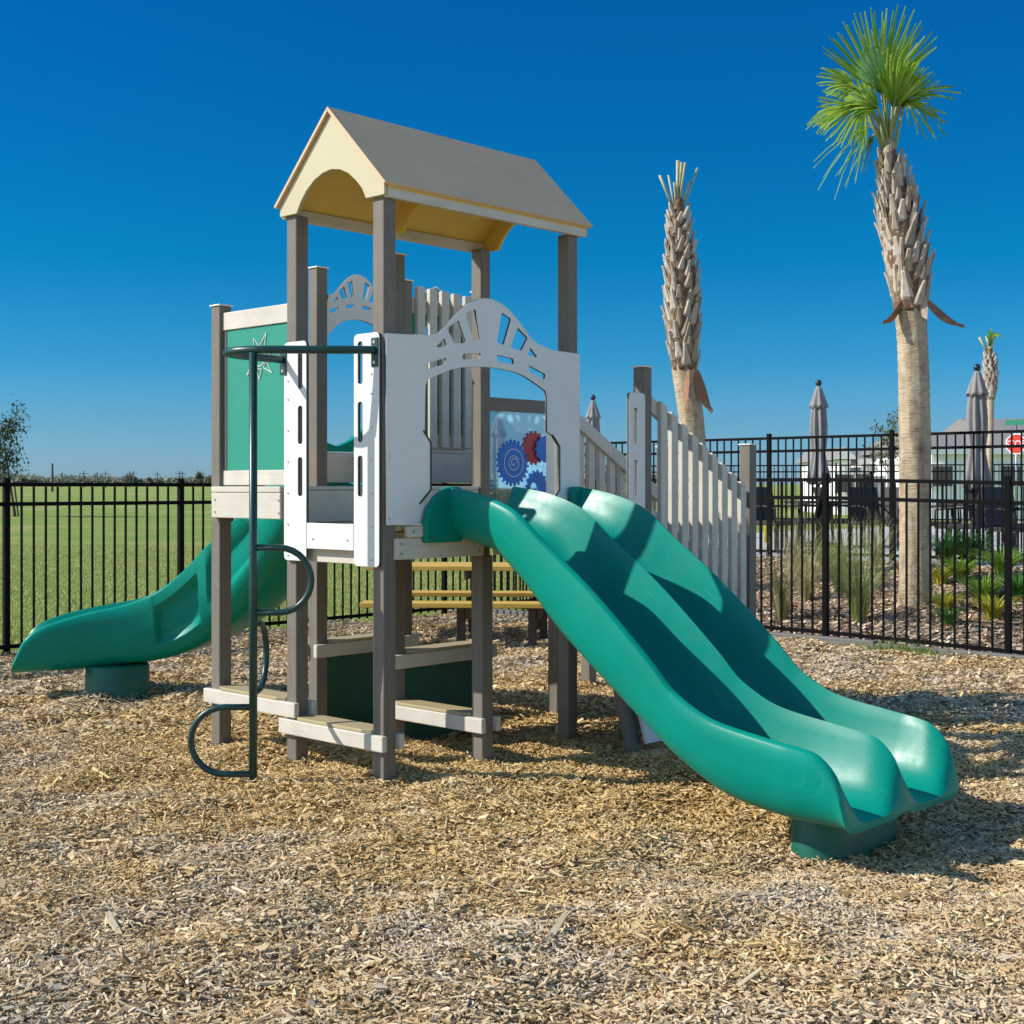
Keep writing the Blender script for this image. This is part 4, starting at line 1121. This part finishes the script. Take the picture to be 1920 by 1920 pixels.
# ------------------------------------------------------------------ plants of the bed
def clump(name, label, cat, x, Y, n, h, lean, w, m, group=None, zf=bed_z, curve=.5):
    z = float(zf(np.array(x), np.array(Y)))
    bm = bmesh.new(); rnd = random.Random(int(x*131+Y*57))
    for i in range(n):
        a = rnd.uniform(0, 2*PI); r0 = rnd.uniform(0, .07); hh = h*rnd.uniform(.55, 1.1); ln = lean*hh*rnd.uniform(.1, 1)
        d = Vector((math.cos(a), math.sin(a), 0)); s = Vector((-d.y, d.x, 0)); p = d*r0; prev = None
        for t in (0, .35, .7, 1):
            c = p + d*ln*t**(1+curve*1.5) + Vector((0,0,hh*(t - .18*curve*t*t*t))); ww = w*(1-t**2*.92)/2
            q = (bm.verts.new(c - s*ww), bm.verts.new(c + s*ww))
            if prev: bm.faces.new((prev[0], prev[1], q[1], q[0]))
            prev = q
    me = bpy.data.meshes.new(name); bm.to_mesh(me); bm.free()
    o = new_obj(name, me, m); o.location = (x, Y, z); tag(o, label, cat, group); return o
M['fgrass'] = leaf_mat('fountain_grass', (.26,.28,.09), (.58,.48,.26)); M['ggrass'] = leaf_mat('green_grass_clump', (.20,.30,.07), (.42,.44,.18))
M['croton'] = leaf_mat('yellow_green_leaf', (.10,.30,.03), (.34,.46,.06)); M['ylw'] = leaf_mat('yellow_leaf', (.22,.34,.03), (.66,.52,.05)); M['lily'] = leaf_mat('strap_leaf', (.05,.20,.03), (.14,.34,.06))
def at(px_, Y): return (px_-960)/2572.3*Y, Y
for px_, Y, n, h, m, lb in ((1465,14.9,240,.95,'fgrass','tan fountain grass beside the stair post at the left end of the bed'),(1512,15.6,220,.85,'fgrass','tan fountain grass behind the middle fence post'),(1575,15.8,300,.95,'ggrass','loose greyish fountain grass between the middle fence post and the tall palm'),
                        (1612,14.45,340,.98,'ggrass','upright green grass clump closest to the near right fence'),(1490,17.0,200,.8,'fgrass','pale dry grass clump at the back of the bed, left'),(1640,17.0,160,.75,'fgrass','dry grass clump at the back of the bed, left of the tall palm')):
    x, Y = at(px_, Y); clump('fountain_grass', lb, 'ornamental grass', x, Y, n, h, 1.0, .0055, M[m], 'ornamental grasses in the bed')
for px_, Y, n, h, m, lb in ((1765,15.6,60,.34,'ylw','small yellow plant just right of the palm trunk'),(1772,14.4,60,.30,'ylw','low yellow green plant at the foot of the palm'),(1778,13.9,50,.26,'lily','small dark green plant in front of the palm'),
                        (1845,14.6,130,.40,'croton','wide yellow green plant in the middle of the right bed'),(1862,13.9,80,.36,'ylw','bright yellow plant nearest the right fence post'),(1800,15.6,110,.42,'croton','lime green plant behind the yellow ones'),
                        (1880,15.6,110,.48,'croton','lime green plant behind the right fence post'),(1815,17.0,120,.62,'lily','tall strappy green plant by the pool deck'),(1775,17.2,100,.60,'lily','strappy green plant right of the palm at the pool fence'),(1905,14.6,90,.4,'lily','green plant at the right edge of the photo'),
                        (1548,17.2,80,.42,'ylw','small yellow green plant at the pool fence, left of the palm')):
    x, Y = at(px_, Y); clump('garden_plant', lb, 'plant', x, Y, int(n*2.0), h*.82, 1.7, .022, M[m], 'leafy plants in the bed', curve=.9)

# ------------------------------------------------------------------ trees, far shrubs, utility poles
M['bark'] = plain('tree_bark', (.10,.075,.055), .9, .3, 8, .5, 30)
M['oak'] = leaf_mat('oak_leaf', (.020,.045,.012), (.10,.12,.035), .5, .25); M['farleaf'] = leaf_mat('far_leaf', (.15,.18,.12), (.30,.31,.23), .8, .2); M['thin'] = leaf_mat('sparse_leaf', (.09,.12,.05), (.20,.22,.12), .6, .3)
def tree(label, loc, h, crown_c, crown_r, nleaf, leaf, m, trunk_r=.06, lean=(0,0), group=None, name='tree', branches=14, seed=1):
    root = empty(name, label, 'tree', loc, 0, group); rnd = random.Random(seed)
    bm = bmesh.new(); c = Vector(crown_c)
    p1 = Vector((lean[0]*.5, lean[1]*.5, h*.45)); tp_ = Vector((c.x, c.y, c.z + crown_r[2]*.6))
    tube(bm, [(0,0,-.1), p1*.5, p1, (p1+tp_)/2, tp_], [trunk_r*1.3, trunk_r, trunk_r*.8, trunk_r*.5, trunk_r*.15], 8)
    ends = []
    for i in range(branches):
        t = rnd.uniform(.25, .95); b0 = p1.lerp(tp_, t); a = rnd.uniform(0, 2*PI); q = rnd.uniform(.45, 1.0)
        e = Vector((c.x + crown_r[0]*q*math.cos(a), c.y + crown_r[1]*q*math.sin(a), b0.z + crown_r[2]*rnd.uniform(-.15, .55)))
        if e.z < c.z - crown_r[2]: e.z = c.z - crown_r[2]*.8
        tube(bm, [b0, (b0+e)/2 + Vector((0,0,.05*h*.2)), e], [trunk_r*.35, trunk_r*.22, trunk_r*.08], 5); ends += [(b0+e)/2, e, (b0+e*2)/3, e]
    obj('trunk', bm, M['bark'], root, smooth=True)
    n = nleaf; src = np.array([list(rnd.choice(ends)) for _ in range(n)]); sg = np.array(crown_r)*.20
    P = src + RNG.normal(0, 1, (n, 3))*sg
    yaw = RNG.uniform(0, 2*PI, n); tl = RNG.uniform(-1.2, 1.2, n); ex = np.stack([np.cos(yaw)*np.cos(tl), np.sin(yaw)*np.cos(tl), np.sin(tl)], 1); ey = np.stack([-np.sin(yaw), np.cos(yaw), np.zeros(n)], 1)
    ll = leaf*RNG.uniform(.6, 1.4, n)[:,None]
    V = np.stack([P - ex*ll, P + ey*ll*.45, P + ex*ll, P - ey*ll*.45], 1); me = bpy.data.meshes.new('crown')
    me.from_pydata(V.reshape(-1, 3).tolist(), [], np.arange(n*4).reshape(-1, 4).tolist()); me.update(); new_obj('crown', me, m, root)
    return root
def far(px_, Y): return ((px_-960)/2572.3*Y, Y, -.045)
Y = 60; kk = Y/2572.3
t1 = tree('young leaning tree with dark foliage at the left edge beyond the field fence', far(30, Y), 2.6, ((2-30)*kk, 0, (914-832)*kk+1.55), (1.05,1.0,1.55), 2300, .085, M['oak'], .07, (-.35,0), seed=4, branches=20)
bm = bmesh.new(); beam(bm, (.15,.0,-.05), (-.12,.05,1.9), .05, .05); obj('stake', bm, M['bark'], t1)
Y = 36; kk = Y/2572.3
tree('thin pale young tree behind the pool, left of the tall palm trunk', ((1665-960)*kk, Y, POOLZ), 1.6, (.0, 0, 1.5+(914-800)*kk-POOLZ), (.42,.4,.75), 700, .05, M['thin'], .03, seed=9, branches=12)
for i, (px_, y, hw) in enumerate(((55,893,26),(120,893,20),(150,897,22),(185,896,18),(240,890,13),(255,892,16),(290,896,14),(345,897,20),(374,880,9),(392,893,10),(215,899,16))):
    Y = 330+12*i; kk = Y/2572.3; zt = 1.5+(914-y)*kk; w = hw*kk
    labs = ['low rounded far bush left of the tallest utility pole','far scrub just right of the tallest utility pole','wide low far scrub among the utility poles','far scrub left of the paired utility poles','round far tree at the left of a pair on the horizon','round far tree at the right of a pair on the horizon','small far bush between the round pair and the fence post','low far scrub near the fence post','tall thin far tree near the play tower post','far scrub hugging the play tower post','low far scrub below the round pair']
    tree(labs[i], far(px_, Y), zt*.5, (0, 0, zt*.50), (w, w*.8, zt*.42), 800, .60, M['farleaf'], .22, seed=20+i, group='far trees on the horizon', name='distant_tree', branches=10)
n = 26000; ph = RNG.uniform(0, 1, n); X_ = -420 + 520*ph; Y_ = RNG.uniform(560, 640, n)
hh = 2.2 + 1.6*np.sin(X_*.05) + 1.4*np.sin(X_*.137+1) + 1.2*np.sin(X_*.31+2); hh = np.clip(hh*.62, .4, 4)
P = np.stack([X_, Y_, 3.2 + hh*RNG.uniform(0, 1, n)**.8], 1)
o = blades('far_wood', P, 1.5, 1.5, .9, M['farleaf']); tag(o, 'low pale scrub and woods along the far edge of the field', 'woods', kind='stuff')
M['pole'] = plain('weathered_utility_pole', (.10,.095,.09), .9, .2)
for i, (px_, y, Y) in enumerate(((98,868,190),(116,884,300),(157,882,290),(182,884,330),(198,883,300),(243,883,320),(250,882,330),(295,884,330),(336,882,310),(342,883,330))):
    kk = Y/2572.3; zt = 1.5+(914-y)*kk
    labs = ['tallest bare utility pole left of the others','utility pole second from the left','dark utility pole third from the left','faint utility pole fourth from the left','dark utility pole fifth from the left','left utility pole of the pair over the round trees','right utility pole of the pair over the round trees','utility pole between the round trees and the fence post','left utility pole of the pair at the fence post','right utility pole of the pair at the fence post']
    root = empty('utility_pole', labs[i], 'utility pole', far(px_, Y), R(20), 'utility poles on the horizon')
    bm = bmesh.new(); tube(bm, [(0,0,-.2),(0,0,zt)], [.20 if i == 0 else .16, .15 if i == 0 else .11], 8); obj('shaft', bm, M['pole'], root, smooth=True)
    if i:
        bm = bmesh.new(); beam(bm, (-.9,-.2,zt-.6), (.9,-.2,zt-.6), .11, .11); obj('crossarm', bm, M['pole'], root)

# ------------------------------------------------------------------ houses and road signs
M['wall'] = plain('pale_house_wall', (.90,.90,.87), .8, .05, 2); M['trim'] = plain('white_trim', (.82,.82,.80), .6, .03); M['shingle'] = plain('grey_shingle', (.23,.22,.205), .9, .15, 6, .4, 20); M['glass'] = plain('dark_window_glass', (.03,.04,.05), .08, .1)
def house(label, px0, px1, y_eave, y_ridge, Y, depth, ang=0, gable=False, nwin=3):
    kk = Y/2572.3; x0, x1 = (px0-960)*kk, (px1-960)*kk; ze, zr = 1.5+(914-y_eave)*kk, 1.5+(914-y_ridge)*kk; w = x1-x0
    root = empty('house', label, 'house', ((x0+x1)/2, Y, 0), ang); hx = w/2
    bm = bmesh.new(); box(bm, -hx+.3, hx-.3, 0, depth, -.1, ze-.02); obj('wall', bm, M['wall'], root)
    bm = bmesh.new(); o_ = .35
    if gable:
        pr = [(-hx, ze), (0, zr), (hx, ze)]
        A = [bm.verts.new((x, -o_, z)) for x, z in pr]; B = [bm.verts.new((x, depth+o_, z)) for x, z in pr]
        for k in range(3): bm.faces.new((A[k], A[(k+1)%3], B[(k+1)%3], B[k]))
        bm.faces.new(A); bm.faces.new(B)
        obj('roof', bm, M['shingle'], root)
        bm = bmesh.new(); vs = [bm.verts.new((x, y, z)) for y in (-o_-.04, -o_-.01) for x, z in ((-hx*.96, ze+.03), (0, zr-.05), (hx*.96, ze+.03))]
        bm.faces.new(vs[:3]); bm.faces.new(vs[3:])
        for q in range(3): bm.faces.new((vs[q], vs[(q+1)%3], vs[(q+1)%3+3], vs[q+3]))
        obj('gable', bm, M['trim'], root)
    else:
        pr = [(-o_, ze), (depth/2, zr), (depth+o_, ze)]
        A = [bm.verts.new((-hx, y, z)) for y, z in pr]; B = [bm.verts.new((hx, y, z)) for y, z in pr]
        for k in range(3): bm.faces.new((A[k], A[(k+1)%3], B[(k+1)%3], B[k]))
        bm.faces.new(A); bm.faces.new(B); obj('roof', bm, M['shingle'], root)
        bm = bmesh.new(); box(bm, -hx-.03, hx+.03, -o_-.06, -o_-.005, ze-.22, ze+.06); obj('fascia', bm, M['trim'], root)
    for q in range(nwin):
        x = -hx + w*(q+.5)/nwin
        bm = bmesh.new(); box(bm, x-.55, x+.55, -.06, -.002, ze-1.75, ze-.65); f = obj('window', bm, M['trim'], root)
        bm = bmesh.new(); box(bm, x-.45, x+.45, -.066, -.061, ze-1.65, ze-.75); obj('pane', bm, M['glass'], f)
    return root
house('long pale house with grey roof and white fascia behind the right umbrella', 1735, 1990, 843, 800, 62, 12, 0, nwin=4)
house('tall grey roofed house at the right edge above the street sign', 1858, 2080, 812, 776, 72, 10, 0, nwin=3)
house('white house with a small bright gable between the lone umbrella and the palm', 1562, 1606, 862, 838, 70, 9, 0, gable=True, nwin=1)
house('low grey roofed house wing attached right of the white gable', 1604, 1664, 862, 842, 72, 8, 0, nwin=2)
M['stop'] = plain('stop_sign_red', (.62,.025,.02), .45, .05); M['sgreen'] = plain('street_sign_green', (.01,.20,.12), .45, .05); M['signwhite'] = plain('sign_white', (.85,.85,.85), .5, .02)
Y = 46; kk = Y/2572.3
root = empty('stop_sign', 'red stop sign on a post with a green street name blade above', 'stop sign', ((1904.5-960)*kk, Y, 0), R(-43))
zc = 1.5+(914-832)*kk
bm = bmesh.new(); tube(bm, [(0,.04,-.1),(0,.04,1.5+(914-786)*kk)], .035, 8); obj('post', bm, M['steel'], root, smooth=True)
def octa(r, y, z): return [(r*math.cos(PI/8+q*PI/4), y, z+r*math.sin(PI/8+q*PI/4)) for q in range(8)]
bm = bmesh.new(); loft(bm, [octa(.37, -.004, zc), octa(.37, .002, zc)]); obj('sign_border', bm, M['signwhite'], root)
bm = bmesh.new(); loft(bm, [octa(.335, -.010, zc), octa(.335, -.005, zc)]); obj('sign_face', bm, M['stop'], root)
def text(body, size, loc, m, parent, name='lettering'):
    cu = bpy.data.curves.new(name, 'FONT'); cu.body = body; cu.size = size; cu.align_x = 'CENTER'; cu.align_y = 'CENTER'; cu.extrude = .002
    tmp = bpy.data.objects.new('tmp', cu); COL.objects.link(tmp); dg = bpy.context.evaluated_depsgraph_get(); dg.update()
    me = bpy.data.meshes.new_from_object(tmp.evaluated_get(dg)); bpy.data.objects.remove(tmp); bpy.data.curves.remove(cu)
    me.transform(Matrix.Translation(loc) @ Matrix.Rotation(PI/2, 4, 'X')); return new_obj(name, me, m, parent)
text('STOP', .29, (0, -.014, zc), M['signwhite'], root)
zb_ = 1.5+(914-792)*kk
bm = bmesh.new(); box(bm, -.36, .55, -.012, .0, zb_-.09, zb_+.09); obj('street_blade', bm, M['sgreen'], root)
# yellow marker post by the pool fence
M['ymark'] = plain('yellow_marker', (.70,.50,.03), .5)
root = empty('marker_post', 'short yellow marker post behind the pool fence, left of the lone umbrella', 'post', ((1437-960)/2572.3*23.5, 23.5, POOLZ), 0)
bm = bmesh.new(); lathe(bm, [(.042,0),(.042,.86),(.036,.93),(.015,.95)], 14); obj('tube', bm, M['ymark'], root, smooth=True)

# ------------------------------------------------------------------ light, sky, camera
SUN_EL, SUN_AZ = R(36.3), R(184.5)      # the sun stands in direction (cos az, sin az)
sd = Vector((math.cos(SUN_AZ)*math.cos(SUN_EL), math.sin(SUN_AZ)*math.cos(SUN_EL), math.sin(SUN_EL)))
sun = bpy.data.lights.new('sun', 'SUN'); sun.energy = 4.6; sun.angle = R(.5); sun.color = (1, .945, .86)
so = bpy.data.objects.new('sun', sun); COL.objects.link(so); so.rotation_euler = sd.to_track_quat('Z', 'Y').to_euler()
w = bpy.data.worlds.new('World'); sc.world = w; w.use_nodes = True; nt = w.node_tree; bg = nt.nodes['Background']
sky = nt.nodes.new('ShaderNodeTexSky'); sky.sky_type = 'NISHITA'; sky.sun_disc = False
sky.sun_elevation = SUN_EL; sky.sun_rotation = math.atan2(sd.x, sd.y); sky.altitude = 0; sky.air_density = 1.0; sky.dust_density = .35; sky.ozone_density = 3.0
# a clear winter sky, deep blue tint ahead; brighter, warmer elsewhere as added fill
tc = nt.nodes.new('ShaderNodeTexCoord'); sx = nt.nodes.new('ShaderNodeSeparateXYZ'); nt.links.new(tc.outputs['Generated'], sx.inputs[0])
rp = nt.nodes.new('ShaderNodeValToRGB'); el = rp.color_ramp.elements
while len(el) < 7: el.new(.5)
for e, (p, c) in zip(el, ((0,(.27,.455,.86)),(.045,(.175,.39,.66)),(.09,(.075,.37,.585)),(.16,(.011,.362,.535)),(.335,(.005,.35,.565)),(.5,(.4,.6,.7)),(.75,(1.35,1.1,.88)))): e.position = p; e.color = (*c, 1)
nt.links.new(sx.outputs[2], rp.inputs['Fac'])
mr = nt.nodes.new('ShaderNodeMapRange'); mr.interpolation_type = 'SMOOTHSTEP'; mr.inputs['From Min'].default_value = .0; mr.inputs['From Max'].default_value = .75
nt.links.new(sx.outputs[1], mr.inputs['Value'])
m1 = nt.nodes.new('ShaderNodeMix'); m1.data_type = 'RGBA'; m1.inputs[6].default_value = (1.12,1.02,.97,1); nt.links.new(mr.outputs[0], m1.inputs[0]); nt.links.new(rp.outputs['Color'], m1.inputs[7])
m2 = nt.nodes.new('ShaderNodeMix'); m2.data_type = 'RGBA'; m2.blend_type = 'MULTIPLY'; m2.inputs[0].default_value = 1
hs = nt.nodes.new('ShaderNodeHueSaturation'); hs.inputs['Saturation'].default_value = 1.25
nt.links.new(sky.outputs[0], hs.inputs['Color']); nt.links.new(hs.outputs[0], m2.inputs[6]); nt.links.new(m1.outputs[2], m2.inputs[7])
nt.links.new(m2.outputs[2], bg.inputs['Color']); bg.inputs['Strength'].default_value = .15

cam = bpy.data.cameras.new('camera'); co = bpy.data.objects.new('camera', cam); COL.objects.link(co); sc.camera = co
co.location = (0, 0, 1.5); co.rotation_euler = (R(90), 0, 0)
cam.sensor_width = 36; cam.lens = 2572.3/1920*36; cam.shift_y = -(960-914.15)/1920; cam.clip_start = .1; cam.clip_end = 4000
sc.view_settings.view_transform = 'Standard'; sc.view_settings.look = 'None'; sc.view_settings.exposure = .27; sc.view_settings.gamma = 1
sc.cycles.max_bounces = 8; sc.cycles.transparent_max_bounces = 24
